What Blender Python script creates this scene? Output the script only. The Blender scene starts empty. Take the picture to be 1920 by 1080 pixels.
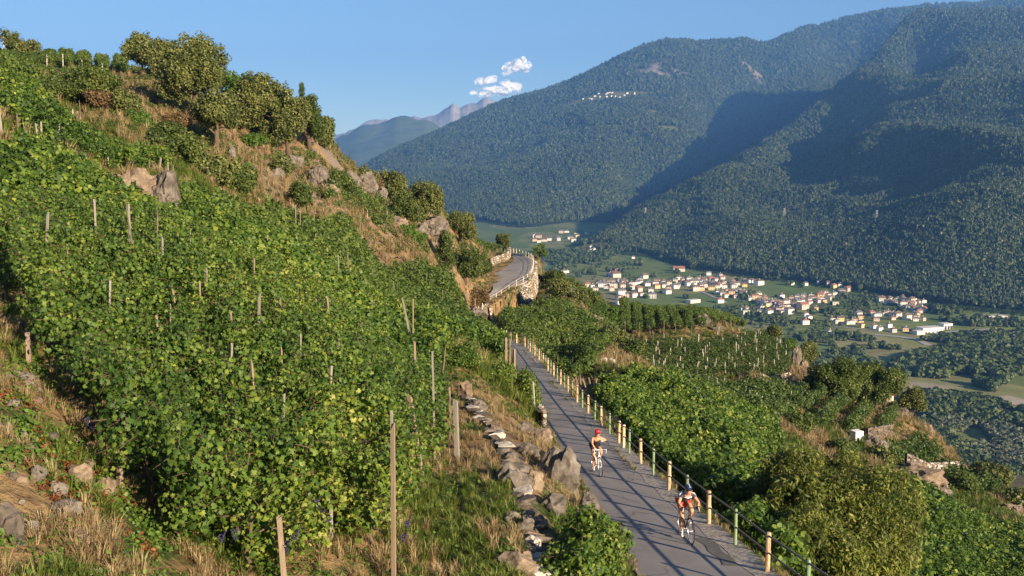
import bpy, bmesh, math, random, time
import numpy as np
from mathutils import Vector, Matrix
T0 = time.time()
SC = bpy.context.scene
COL = SC.collection
random.seed(7)
RNG = np.random.default_rng(11)
R = math.radians

# ---------------------------------------------------------------- camera, sky, sun, exposure
FPX = 1884.0
PITCH = R(7.0)
cam_d = bpy.data.cameras.new('camera')
cam_d.sensor_width = 36.0
cam_d.lens = 36.0 * FPX / 1920.0
cam_d.clip_start = 0.1
cam_d.clip_end = 90000
cam = bpy.data.objects.new('camera', cam_d)
COL.objects.link(cam)
cam.location = (0, 0, 0)
cam.rotation_euler = (math.pi / 2 - PITCH, 0, 0)
SC.camera = cam

SUN_EL = R(18.0)
SUN_H = Vector((0.66, -0.75)).normalized()          # where the sun stands, seen from above
world = bpy.data.worlds.new('World')
SC.world = world
world.use_nodes = True
wn = world.node_tree
wn.nodes.clear()
sky = wn.nodes.new('ShaderNodeTexSky')
sky.sky_type = 'NISHITA'
sky.sun_disc = False
sky.sun_elevation = SUN_EL
sky.sun_rotation = math.atan2(SUN_H.x, SUN_H.y)
sky.altitude = 1500
sky.air_density = 1.0
sky.dust_density = 0.15
sky.ozone_density = 3.2
bg = wn.nodes.new('ShaderNodeBackground')
bg.inputs['Strength'].default_value = 0.06
wo = wn.nodes.new('ShaderNodeOutputWorld')
wn.links.new(sky.outputs[0], bg.inputs[0])
wn.links.new(bg.outputs[0], wo.inputs[0])

sun_d = bpy.data.lights.new('sun', 'SUN')
sun_d.energy = 5.0
sun_d.angle = R(0.5)
sun_d.color = (1.0, 0.80, 0.56)
sun = bpy.data.objects.new('sun', sun_d)
COL.objects.link(sun)
sd = Vector((SUN_H.x * math.cos(SUN_EL), SUN_H.y * math.cos(SUN_EL), math.sin(SUN_EL)))
sun.rotation_euler = sd.to_track_quat('Z', 'Y').to_euler()
sun.location = (60, -60, 60)

SC.view_settings.view_transform = 'Standard'
SC.view_settings.look = 'None'
SC.view_settings.exposure = 1.25
SC.view_settings.gamma = 1
SC.view_settings.use_curve_mapping = False
SC.render.engine = 'CYCLES'
SC.cycles.use_denoising = True
SC.cycles.max_bounces = 5
SC.cycles.diffuse_bounces = 2
SC.cycles.glossy_bounces = 2
SC.cycles.transmission_bounces = 3
SC.cycles.transparent_max_bounces = 6
SC.cycles.volume_bounces = 0
SC.cycles.sample_clamp_indirect = 3.0

# ---------------------------------------------------------------- geometry of the view: pixel <-> place
CP, SP = math.cos(PITCH), math.sin(PITCH)
def slope_of(py):
    v = (np.asarray(py, float) - 540.0) / FPX
    return (SP + v * CP) / (CP - v * SP)
def side_of(px, py):
    v = (np.asarray(py, float) - 540.0) / FPX
    return (np.asarray(px, float) - 960.0) / FPX / (CP - v * SP)
def P(px, py, Y):
    return (float(side_of(px, py)) * Y, Y, -float(slope_of(py)) * Y)

# ---------------------------------------------------------------- noise
def _hash(ix, iy, seed):
    h = (ix.astype(np.int64) * 374761393 + iy.astype(np.int64) * 668265263 + seed * 1442695041) & 0x7fffffff
    h = ((h ^ (h >> 13)) * 1274126177) & 0x7fffffff
    return ((h ^ (h >> 16)) & 0xffff) / 65535.0
def vnoise(x, y, seed=0):
    ix, iy = np.floor(x), np.floor(y)
    fx, fy = x - ix, y - iy
    fx, fy = fx * fx * (3 - 2 * fx), fy * fy * (3 - 2 * fy)
    a, b = _hash(ix, iy, seed), _hash(ix + 1, iy, seed)
    c, d = _hash(ix, iy + 1, seed), _hash(ix + 1, iy + 1, seed)
    return (a + (b - a) * fx) * (1 - fy) + (c + (d - c) * fx) * fy
def fbm(x, y, seed=0, octv=4, ridged=False):
    s, a, n = 0.0, 0.5, 0.0
    for o in range(octv):
        v = vnoise(x * 2 ** o + 17.3 * o, y * 2 ** o - 9.1 * o, seed + o) * 2 - 1
        if ridged: v = 1 - 2 * np.abs(v)
        s = s + a * v; n += a; a *= 0.5
    return s / n

class Tps:
    """smooth surface through control points given as (side, ln distance) -> slope below the eye"""
    def __init__(self, pts, ka=6.0, kb=1.0, lam=1e-4):
        pts = np.array(pts, float)                   # side, lnY, value
        self.ka, self.kb = ka, kb
        c = np.stack([pts[:, 0] * ka, pts[:, 1] * kb], 1)
        n = len(c)
        K = self.k(np.linalg.norm(c[:, None] - c[None], axis=2))
        K[np.arange(n), np.arange(n)] += lam
        Pm = np.concatenate([np.ones((n, 1)), c], 1)
        A = np.zeros((n + 3, n + 3)); A[:n, :n] = K; A[:n, n:] = Pm; A[n:, :n] = Pm.T
        b = np.zeros(n + 3); b[:n] = pts[:, 2]
        self.w = np.linalg.solve(A, b); self.c = c
    @staticmethod
    def k(r):
        return r * r * np.log(r + 1e-9)
    def __call__(self, side, lnY):
        side, lnY = np.asarray(side, float), np.asarray(lnY, float)
        shp = side.shape
        q = np.stack([side.ravel() * self.ka, lnY.ravel() * self.kb], 1)
        out = np.empty(len(q)); n = len(self.c)
        for i in range(0, len(q), 20000):
            s = q[i:i + 20000]
            d = np.sqrt(((s[:, None, :] - self.c[None]) ** 2).sum(2))
            out[i:i + 20000] = self.k(d) @ self.w[:n] + self.w[n] + s @ self.w[n + 1:]
        return out.reshape(shp)

# ---------------------------------------------------------------- the road
def road_z(Y): return -(9.7 + 0.11 * (Y - 23.0))
RR = [(8, 8.0), (14, 7.25), (18, 6.75), (22.8, 6.15), (25.5, 5.89), (27.7, 5.63), (32.2, 5.19), (36.8, 4.85), (41.4, 4.52), (46.2, 4.2), (50.7, 3.9),
      (57.3, 3.52), (64.3, 3.17), (71.2, 2.79), (75.8, 2.56), (84, 2.2), (90, 1.84), (97, 1.02)]
WR = [(8, 3.3), (22, 3.15), (30, 2.75), (41, 2.55), (100, 2.6)]
ROAD = []                                            # (left xyz, right xyz) pairs
for Y in np.arange(9, 90.1, 1.0):
    xr = float(np.interp(Y, [a for a, _ in RR], [b for _, b in RR])); w = float(np.interp(Y, [a for a, _ in WR], [b for _, b in WR]))
    z = road_z(Y)
    ROAD.append(((xr - w, Y, z), (xr, Y, z)))
# hidden stretch, then the bend with the white railing
ROAD += [((-1.2, 95, -17.5), (1.15, 97.2, -17.7)), ((-2.6, 101, -18.1), (-.2, 103.5, -18.3)), ((-4.2, 110, -18.9), (-1.8, 111.5, -19.0)),
         ((-6.0, 120, -19.7), (-3.4, 120.5, -19.8)), ((-7.6, 132, -20.6), (-4.9, 132, -20.7)), ((-8.2, 144, -21.4), (-5.2, 143.5, -21.5)),
         ((-7.4, 152, -21.9), (-4.6, 150.5, -21.9))]
for l, r in [((888, 572, 157), (914.6, 569.6, 158)), ((903, 560, 160), (929, 562, 161)), ((919, 549, 163), (942, 554, 164)), ((925, 539, 167), (966.5, 537, 168)),
             ((922, 522, 175), (987, 526, 172)), ((921, 510, 181), (998, 510, 180)), ((923, 503, 186), (1000, 499, 186)), ((934, 497, 191), (999, 488, 193)),
             ((947, 492, 195), (990, 482, 199)), ((956, 486, 199), (980.7, 479, 203)), ((957, 479, 206), (968.7, 475, 208)), ((951, 476, 211), (958, 473.3, 213)),
             ((938, 474.5, 216), (946, 472.5, 218)), ((920, 473.5, 221), (926, 471.5, 224))]:
    a, b = P(*l), P(*r)
    ROAD.append((a, b))
def densify(pairs, step):
    """walk the ribbon with a smooth curve through its pairs"""
    A = np.array([p[0] + p[1] for p in pairs], float)
    d = np.concatenate([[0], np.cumsum(np.linalg.norm(np.diff((A[:, :3] + A[:, 3:]) / 2, axis=0), axis=1))])
    t = np.linspace(0, d[-1], int(d[-1] / step) + 1)
    out = np.empty((len(t), 6))
    for k in range(6):
        m = np.gradient(A[:, k], d)
        i = np.clip(np.searchsorted(d, t) - 1, 0, len(d) - 2)
        h = d[i + 1] - d[i]; u = (t - d[i]) / h
        out[:, k] = ((2 * u**3 - 3 * u**2 + 1) * A[i, k] + (u**3 - 2 * u**2 + u) * h * m[i] + (-2 * u**3 + 3 * u**2) * A[i + 1, k] + (u**3 - u**2) * h * m[i + 1])
    return out, d[-1]
RD, RLEN = densify(ROAD, 0.5)
RC = (RD[:, :3] + RD[:, 3:]) / 2
RW = np.linalg.norm(RD[:, 3:5] - RD[:, :2], axis=1) / 2
RDIR = (RD[:, 3:5] - RD[:, :2]) / (2 * RW[:, None])   # unit vector to the right

# ---------------------------------------------------------------- near hillside: control points (px, py, distance, height of what stands there)
CT = [
 # bank and strip at the left bottom
 (0,1080,10.5,0),(250,1080,12.5,0),(0,900,13,0),(150,900,14.8,0),(40,700,18,0),(0,620,21,0),(15,560,24,0),(-250,1080,9,0),(-300,700,15,0),(-350,400,28,0),
 # the big vine slope
 (380,1070,14.5,0),(560,1070,15.6,0),(740,1078,17,0),(500,800,18,1.7),(300,750,17.5,1.7),(150,560,21,1.7),(700,680,25,1.7),(500,560,27,1.7),(300,450,29,1.7),
 (80,420,27,1.7),(100,330,37,1.7),(0,290,43,1.7),(300,400,40,1.5),(160,300,50,1.5),(450,430,46,1.6),(600,500,50,1.6),(760,570,60,1.6),(350,338,61,1.4),(550,405,82,1.4),
 (700,482,102,1.2),(850,542,120,1.0),(900,575,122,1.0),(930,605,100,1.2),(720,560,70,1.6),(940,650,80,1.4),(850,620,75,1.6),(850,668,50,0),(955,705,53,0),(780,660,42,1.6),(650,420,100,0.3),
 # terrace of grass above the road
 (875,740,39,0),(850,690,45,0),(800,850,27,0),(900,850,27.5,0),(850,950,21.7,0),(750,1000,18.6,0),(900,1075,17.5,0),(1000,1075,18.3,0),(940,850,28.2,0),(990,970,21.8,0),(960,735,50,0),
 (1020,850,31,0),(1060,900,28.5,0),(1060,1000,22.5,0),(800,1400,12,0),(400,1500,9,0),(1000,1600,9,0),
 # upper left terraces
 (8,268,49,0),(50,262,52,0),(110,275,56,0),(0,180,63,0),(60,215,62,0),(150,262,62,1),(250,292,65,1),(320,325,66,0),(60,165,80,0),(0,150,85,0),(70,160,115,0),(50,139,150,0),(132,139,150,0),(205,149,145,0),(50,136,172,0),(135,136,172,0),(215,143,168,0),(50,136,195,0),(150,138,195,0),
 (150,215,100,0),(200,235,92,0),(130,245,82,0),(300,235,105,0),(280,180,125,0),(250,150,140,0),(300,162,140,0),(420,280,105,0),(380,330,88,0),(480,310,108,0),(560,340,115,0),(500,380,92,0),(600,395,105,0),
 (700,425,128,0),(720,398,150,0),(450,230,138,0),(560,245,142,0),(620,292,142,0),(680,352,147,0),(780,415,158,0),(830,432,165,0),(880,462,190,0),(920,476,205,0),(770,462,132,0),(700,470,112,0),(760,435,145,0),
 (830,500,155,0),(870,520,165,0),(870,560,152,0),(875,590,138,0),(925,605,134,0),(-300,120,110,0),(-300,60,160,0),
 # beyond the left crest
 (50,190,230,0),(250,220,230,0),(450,300,230,0),(620,360,230,0),(780,450,240,0),(900,500,260,0),(200,300,400,0),(600,450,400,0),(900,600,400,0),(50,600,700,0),(400,650,700,0),(800,720,700,0),(-300,200,300,0),
 # below the fence
 (1140,728,56,1.6),(1200,795,47,1.6),(1280,850,42,1.6),(1350,900,39,1.6),(1400,820,51,1.6),(1300,765,60,1.6),(1200,712,68,1.6),(1135,690,75,1.2),(1350,735,76,1.5),(1450,780,73,1.5),(1440,860,55,1.5),(1250,682,86,1.5),
 (1100,660,92,0),(1160,690,82,0),(945,590,133,1.2),(1050,618,118,1.4),(1100,650,102,1.4),(1020,650,102,1.5),(1060,690,84,1.2),(960,615,118,1.0),
 (1500,1150,28.5,0),(1600,1165,35,0),(1420,1035,30.5,0),(1680,1150,38,0),(1700,1075,42,1.5),(1750,950,62,1.5),(1900,1060,55,1.5),(1800,1010,58,1.5),(2100,1080,55,0),(1500,1000,44,0),(1600,1400,20,0),(2000,1400,26,0),(1400,1600,14,0),
 # spur behind the bend
 (1005,560,172,0),(1010,520,200,0.5),(1080,540,185,1.5),(1140,577,172,1.5),(1150,612,155,1),(1060,562,158,0),(1120,612,138,0),(1150,642,120,0),(1000,505,205,0),(1040,520,205,0),(1100,550,190,0),(1160,580,178,0),
 # knoll with trellises
 (1200,576,190,1.6),(1300,580,190,1.6),(1360,592,185,1.6),(1430,625,175,1.5),(1475,655,166,1),(1490,680,158,0),(1170,632,156,0),(1230,632,156,0),(1290,632,156,0),(1200,655,146,1),(1300,655,146,1),(1400,675,142,1),
 (1455,695,138,1),(1200,690,128,1),(1300,705,122,1),(1370,712,122,0.5),(1490,705,132,0),(1430,718,118,0),
 # lower terraces to the right
 (1500,725,118,1.5),(1400,735,98,1.5),(1550,745,112,1.5),(1650,765,122,1.5),(1590,805,100,1),(1490,805,88,0),(1530,835,82,0.5),(1560,702,152,1.5),(1640,728,148,2),(1705,785,142,0),(1760,825,138,0),(1790,862,128,0),
 (1700,850,108,1.3),(1620,842,98,0),(1710,900,90,0),(1800,890,108,1),(1880,925,108,0),(1915,965,104,0),(1850,975,85,0.5),(1990,1010,105,0),
 # beyond the right crest
 (1000,600,260,0),(1150,680,240,0),(1300,690,240,0),(1450,760,220,0),(1600,800,210,0),(1750,900,190,0),(1900,1030,150,0),(2050,1100,140,0),(1000,760,420,0),(1300,800,400,0),(1600,900,380,0),(1900,1010,340,0),(2200,1100,300,0),
 (1000,830,650,0),(1400,850,650,0),(1900,930,560,0),(2300,950,520,0),
]
pts = []
for px, py, Y, h in CT:
    X, Yw, Z = P(px, py, Y)
    pts.append((X / Y, math.log(Y), -(Z - h) / Y))
for i in range(0, len(RD), 9):
    x, y, z = RC[i]; pts.append((x / y, math.log(y), -z / y))
NEAR = Tps(pts, ka=5.0, kb=1.0, lam=2e-4)

def near_raw(X, Y):
    X, Y = np.asarray(X, float), np.maximum(np.asarray(Y, float), 3.0)
    return -NEAR(X / Y, np.log(Y)) * Y
def carve(X, Y, Z):
    """seat the road bed, its retaining wall on the valley side and its bank on the hill side"""
    shp = Z.shape; X, Y, Z = X.ravel(), Y.ravel(), Z.ravel().copy()
    near = np.where((Y > 5) & (Y < 240) & (X > -22) & (X < 20))[0]
    for s in range(0, len(near), 20000):
        ix = near[s:s + 20000]
        d2 = (X[ix, None] - RC[None, :, 0]) ** 2 + (Y[ix, None] - RC[None, :, 1]) ** 2
        k = d2.argmin(1); d = np.sqrt(d2[np.arange(len(ix)), k])
        lat = (X[ix] - RC[k, 0]) * RDIR[k, 0] + (Y[ix] - RC[k, 1]) * RDIR[k, 1]
        far = d > 7 + RW[k]
        e = np.abs(lat) - RW[k]
        zr = RC[k, 2] - 0.05
        zz = Z[ix]
        wall = np.where(RC[k, 1] > 140, np.clip((RC[k, 1] - 140) / 15, 0, 1) * 2.6, 0) + 1.6
        f = np.clip((e - 0.28) / 0.3, 0, 1)
        g = np.clip((e - 0.6) / np.where(RC[k, 1] > 140, 9.0, 4.5), 0, 1); g = g * g * (3 - 2 * g)
        zright = zr - f * wall
        zright = zright * (1 - g) + zz * g
        fl = np.clip((e - 0.15) / 1.1, 0, 1); fl = fl * fl * (3 - 2 * fl)
        zleft = zr * (1 - fl) + zz * fl
        zn = np.where(e < 0.2, zr, np.where(lat > 0, zright, zleft))
        Z[ix] = np.where(far, zz, zn)
    return Z.reshape(shp)
LO, HI, NU, NV = math.log(4.0), math.log(900.0), 440, 520
US = np.sort(np.concatenate([np.linspace(-0.80, 0.80, NU), np.linspace(-.0601, .0501, 90)])); VS = np.sort(np.concatenate([np.linspace(LO, HI, NV), np.linspace(math.log(150.3), math.log(216), 150)])); NU, NV = len(US), len(VS)
GU, GV = np.meshgrid(US, VS)
GY = np.exp(GV); GX = GU * GY
GZ = near_raw(GX, GY)
# terraces, lumps and gullies
lump = fbm(GX / 6.0, GY / 6.0, 3, 4) * np.clip((GY - 12) / 60, 0, 1) * 0.8 + fbm(GX / 1.3, GY / 1.3, 5, 3) * 0.09
crag = np.clip(fbm(GX / 14.0, GY / 14.0, 9, 4, True), 0, 1) * 1.6 * np.clip((GY - 85) / 40, 0, 1) * np.clip(1 - (GX + 5) / 12, 0, 1)
GZ = GZ + lump + crag
GZ = carve(GX, GY, GZ)
def ground(x, y):
    """height of the near hillside (bilinear on its own mesh)"""
    x, y = np.asarray(x, float), np.asarray(y, float)
    v = np.interp(np.log(np.maximum(y, 4.001)), VS, np.arange(NV)); u = np.interp(x / np.maximum(y, 4.001), US, np.arange(NU))
    u, v = np.clip(u, 0, NU - 1.001), np.clip(v, 0, NV - 1.001)
    i, j = np.floor(u).astype(int), np.floor(v).astype(int); fu, fv = u - i, v - j
    return (GZ[j, i] * (1 - fu) + GZ[j, i + 1] * fu) * (1 - fv) + (GZ[j + 1, i] * (1 - fu) + GZ[j + 1, i + 1] * fu) * fv

# ---------------------------------------------------------------- valley and mountains
VALLEY = -250.0
def mk_far(lst, low=(), **k):
    return Tps([((P(px, py, Y)[0]) / Y, math.log(Y), -P(px, py, Y)[2] / Y) for px, py, Y in lst] + [(u, math.log(Y), -z / Y) for u, Y, z in low], **k)
SPUR = mk_far([   # the wooded mountain on the right, whose long ridge comes down to the left
 (1050,470,3000),(1120,452,3150),(1180,402,3650),(1280,352,4200),(1380,302,4800),(1490,230,5400),(1560,170,6000),(1640,108,6700),(1700,34,7500),(1800,34,7900),(1930,34,8100),(2100,30,8100),(2500,-20,8000),
 (1180,485,2700),(1300,503,2390),(1400,518,2220),(1500,534,2080),(1600,549,1950),(1800,580,1715),(1930,600,1620),(2200,640,1450),(2500,670,1350),
 (1250,440,3000),(1400,420,2800),(1400,350,3600),(1500,300,4300),(1600,400,2650),(1600,300,3500),(1600,200,5000),(1700,130,6200),(1800,400,2300),(1800,250,3500),(1800,120,5200),(1920,300,2700),(1920,120,5200),(2200,300,2600),(2200,150,5000),
 (1500,420,2650),(1700,400,2450),
 # the far side of the ridge falls into the gully
 (1100,520,3700),(1200,480,4300),(1300,460,4900),(1400,430,5600),(1500,400,6400),(1600,340,7300),(1700,220,8600),(1800,150,9800),(1930,150,9800),(2200,150,9800),(1200,560,5200),(1400,520,7000),(1600,460,9000),(1900,300,12000),(1100,620,7000),
 (900,520,3000),(900,560,4000),(900,600,6000),(700,600,3000),(600,600,5000),(600,620,12000),(1900,400,17000),(1200,560,15000)],
    low=[(u, Y, -280 - 0.16 * (yf - Y)) for u, yf in ((-.5, 3600), (-.2, 3400), (0, 3000), (.1, 2600), (.2, 2200), (.3, 1950), (.4, 1750), (.5, 1600), (.62, 1480), (.8, 1350)) for Y in (450, 800, 1150, yf * .88) if Y < yf * .9], ka=3.0, lam=3e-4)
MID = mk_far([    # the long mountain behind, left of the gully
 (640,345,6800),(700,303,7300),(760,275,7800),(850,235,8400),(930,195,8900),(1000,176,9100),(1060,157,9100),(1150,112,9100),(1250,75,9100),(1330,80,9200),(1400,73,9300),(1430,84,9300),(1500,52,9600),(1600,28,9900),(1660,12,10000),(1720,8,10200),(1900,0,10800),(2300,-40,11000),
 (950,448,3500),(900,452,3600),(850,455,3700),(700,445,4000),(560,440,4200),(1040,450,3650),(1100,470,3800),(300,430,4500),
 (1000,400,4300),(900,400,4500),(800,380,4900),(700,370,5300),(640,375,5500),(1100,400,4400),(1200,380,5000),(1000,330,5600),(900,350,5300),(800,320,6100),(1150,300,5800),(1080,250,6600),(1250,300,6000),(1310,270,6600),
 (1150,200,7300),(1250,190,7500),(1320,200,7600),(1300,130,8300),(1400,150,8600),(1500,120,9000),(1000,250,7200),(1200,140,8200),(900,290,6900),(1400,260,8000),(1600,120,9500),(1350,330,6900),(1230,420,5500),
 (640,420,9500),(760,380,11000),(930,330,12000),(1150,260,12500),(1400,220,12500),(1700,160,13500),(1900,120,14000),(400,330,6500),(400,420,10000),(200,300,7000),
 (900,560,2500),(1200,560,2500),(600,560,2500),(300,560,2500)],
    low=[(u, Y, -560) for u in (-.6, -.3, 0, .3, .6, .8) for Y in (450, 900, 1600)], ka=3.0, lam=3e-4)
def far_h(X, Y):
    u, l = X / Y, np.log(Y)
    a = -SPUR(u, l) * Y; b = -MID(u, l) * Y
    # side ridges and gullies, stronger higher up
    ra = fbm(X / 900 + 3, Y / 1500, 21, 5, True); rb = fbm(X / 1100, Y / 1700, 33, 5, True)
    fa = fbm(X / 210, Y / 210, 41, 4, True)
    wa = np.clip((a - VALLEY) / 250, 0, 1); wb = np.clip((b - VALLEY) / 250, 0, 1)
    damp = np.clip((9500 - Y) / 3000, 0.35, 1)
    rc = fbm(X / 420 + Y / 900, Y / 1300, 61, 3, True)
    a = a + (ra * 110 * damp + rc * 38 + fa * 17) * wa - 22 * wa; b = b + (rb * 85 * damp + rc * 25 + fa * 17) * wb - 16 * wb
    # bring both crest lines back to where they stand against the sky and against the slope behind
    def fit(h, line, y_foot, y_crest, y_max):
        sx = [float(side_of(p, q)) for p, q in line]; sv = [-float(slope_of(q)) for p, q in line]
        col = u[0]; want = np.interp(col, sx, sv)
        r = h / Y; r = np.where((Y > y_foot) & (Y < y_max), r, -9); have = r.max(0); yc = Y[r.argmax(0), np.arange(len(col))]
        k = np.ones(9) / 9; dlt = np.convolve(np.pad(want - have, 4, 'edge'), k, 'valid') * .6 + (want - have) * .4
        w = np.clip((Y - y_foot) / (np.maximum(yc, y_foot + 500) - y_foot), 0, 1); w = w * w * (3 - 2 * w)
        edge = np.clip((col - sx[0]) / .02 + 1, 0, 1)
        return h + dlt * Y * w * edge
    if X.ndim == 2:
        b = fit(b, [(560,400),(640,345),(700,303),(760,275),(850,235),(930,196),(1000,177),(1060,158),(1150,114),(1200,90),(1250,76),(1330,80),(1400,74),(1430,86),(1500,55),(1600,32),(1660,16),(1720,10),(1900,2),(2300,-40)], 3800, 9000, 11500)
        a = fit(a, [(1105,456),(1120,446),(1180,402),(1280,350),(1380,300),(1490,230),(1560,172),(1640,108),(1690,40),(1720,24),(1800,20),(1930,22),(2100,30),(2500,-20)], 2600, 5000, 8600)
    fl = VALLEY + fbm(X / 300, Y / 300, 51, 3) * 2.0 + np.clip((Y - 2400) / 2000, 0, 1) * 10
    k = 14.0
    m = np.maximum(a, b)
    return np.where(m - fl > k, m, np.where(m - fl < -k, fl, fl + (m - fl + k) ** 2 / (4 * k))), m - fl
FLO, FHI, FNU, FNV = math.log(520.0), math.log(17000.0), 430, 560
FUS = np.linspace(-0.66, 0.80, FNU); FVS = np.linspace(FLO, FHI, FNV)
FU, FV = np.meshgrid(FUS, FVS)
FY = np.exp(FV); FX = FU * FY
FZ, FM = far_h(FX, FY)
def far_ground(x, y, arr=None):
    arr = FZ if arr is None else arr
    x, y = np.asarray(x, float), np.asarray(y, float)
    v = (np.log(np.maximum(y, 521)) - FLO) / (FHI - FLO) * (FNV - 1); u = (x / np.maximum(y, 521) + 0.66) / 1.46 * (FNU - 1)
    u, v = np.clip(u, 0, FNU - 1.001), np.clip(v, 0, FNV - 1.001)
    i, j = np.floor(u).astype(int), np.floor(v).astype(int); fu, fv = u - i, v - j
    return (arr[j, i] * (1 - fu) + arr[j, i + 1] * fu) * (1 - fv) + (arr[j + 1, i] * (1 - fu) + arr[j + 1, i + 1] * fu) * fv
_NY = np.exp(np.linspace(math.log(6), math.log(880), 1400)); _FYY = np.exp(np.linspace(math.log(530), math.log(16900), 1600))
def hit(px, py, far=False, h=0.0, ymin=0):
    """first point of the land that the line of sight through a pixel meets"""
    ys = _FYY if far else _NY
    ys = ys[ys > ymin]
    u, s = float(side_of(px, py)), float(slope_of(py))
    z = (far_ground if far else ground)(u * ys, ys) + h
    k = np.where(z >= -s * ys)[0]
    if len(k) == 0: return None
    y = ys[k[0]]
    return (u * y, y, float((far_ground if far else ground)(u * y, y)))

# ---------------------------------------------------------------- materials
def new_mat(name):
    m = bpy.data.materials.new(name); m.use_nodes = True
    nt = m.node_tree; nt.nodes.clear()
    out = nt.nodes.new('ShaderNodeOutputMaterial'); b = nt.nodes.new('ShaderNodeBsdfPrincipled')
    nt.links.new(b.outputs[0], out.inputs[0])
    return m, nt, b
def ramp(nt, fac, stops, interp='LINEAR'):
    r = nt.nodes.new('ShaderNodeValToRGB'); r.color_ramp.interpolation = interp
    e = r.color_ramp.elements
    while len(e) < len(stops): e.new(0.5)
    for i, (p, c) in enumerate(stops):
        e[i].position = p; e[i].color = (c[0], c[1], c[2], 1) if len(c) == 3 else c
    nt.links.new(fac, r.inputs[0]); return r.outputs[0]
def noise(nt, scale, detail=4, rough=0.55, coord='Object', vec=None, dist=0.0):
    n = nt.nodes.new('ShaderNodeTexNoise'); n.inputs['Scale'].default_value = scale; n.inputs['Detail'].default_value = detail
    n.inputs['Roughness'].default_value = rough; n.inputs['Distortion'].default_value = dist
    if vec is None:
        tc = nt.nodes.new('ShaderNodeTexCoord'); vec = tc.outputs[coord]
    nt.links.new(vec, n.inputs['Vector']); return n.outputs['Fac']
def mixc(nt, fac, a, b, typ='MIX'):
    m = nt.nodes.new('ShaderNodeMix'); m.data_type = 'RGBA'; m.blend_type = typ
    for s, v in ((m.inputs[0], fac), (m.inputs[6], a), (m.inputs[7], b)):
        if isinstance(v, (int, float)): s.default_value = v
        elif isinstance(v, tuple): s.default_value = (v[0], v[1], v[2], 1)
        else: nt.links.new(v, s)
    return m.outputs[2]
def mth(nt, op, a, b=0.0, c=0.0):
    m = nt.nodes.new('ShaderNodeMath'); m.operation = op
    for s, v in zip(m.inputs, (a, b, c)):
        if isinstance(v, (int, float)): s.default_value = v
        else: nt.links.new(v, s)
    return m.outputs[0]
def attr(nt, name):
    a = nt.nodes.new('ShaderNodeAttribute'); a.attribute_name = name; return a
def bump(nt, b, height, strength=0.5, dist=0.02):
    n = nt.nodes.new('ShaderNodeBump'); n.inputs['Strength'].default_value = strength; n.inputs['Distance'].default_value = dist
    nt.links.new(height, n.inputs['Height']); nt.links.new(n.outputs[0], b.inputs['Normal'])
def plain(name, col, rough=0.6, var=0.15, scale=8.0, metal=0.0, spec=0.4, bmp=0.0):
    m, nt, b = new_mat(name)
    n = noise(nt, scale, 5)
    c = ramp(nt, n, [(0.3, tuple(x * (1 - var) for x in col)), (0.7, tuple(min(1, x * (1 + var)) for x in col))])
    nt.links.new(c, b.inputs['Base Color'])
    b.inputs['Roughness'].default_value = rough; b.inputs['Metallic'].default_value = metal; b.inputs['Specular IOR Level'].default_value = spec
    if bmp: bump(nt, b, n, bmp, 0.01)
    return m
def leaf_mat(name, stops, rough=0.55, trans=0.35, tcol=(0.20, 0.30, 0.04), spec=0.35, big=None):
    """leaf colour from the leaf's own tint and the clump's own random number, with light coming through"""
    m, nt, b = new_mat(name)
    t = attr(nt, 'tint').outputs['Fac']
    oi = nt.nodes.new('ShaderNodeObjectInfo')
    f = mth(nt, 'ADD', mth(nt, 'MULTIPLY', t, 0.6), mth(nt, 'MULTIPLY', oi.outputs['Random'], 0.4))
    if big:
        g = nt.nodes.new('ShaderNodeNewGeometry')
        n = noise(nt, big, 3, vec=g.outputs['Position'])
        f = mth(nt, 'ADD', f, mth(nt, 'MULTIPLY', mth(nt, 'SUBTRACT', n, 0.5), 0.9))
    c = ramp(nt, f, stops)
    nt.links.new(c, b.inputs['Base Color'])
    b.inputs['Roughness'].default_value = rough; b.inputs['Specular IOR Level'].default_value = spec
    tr = nt.nodes.new('ShaderNodeBsdfTranslucent')
    nt.links.new(mixc(nt, 0.5, c, tcol), tr.inputs['Color'])
    ms = nt.nodes.new('ShaderNodeMixShader'); ms.inputs[0].default_value = trans
    nt.links.new(b.outputs[0], ms.inputs[1]); nt.links.new(tr.outputs[0], ms.inputs[2])
    nt.links.new(ms.outputs[0], nt.nodes['Material Output'].inputs[0])
    return m

M = {}
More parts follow.
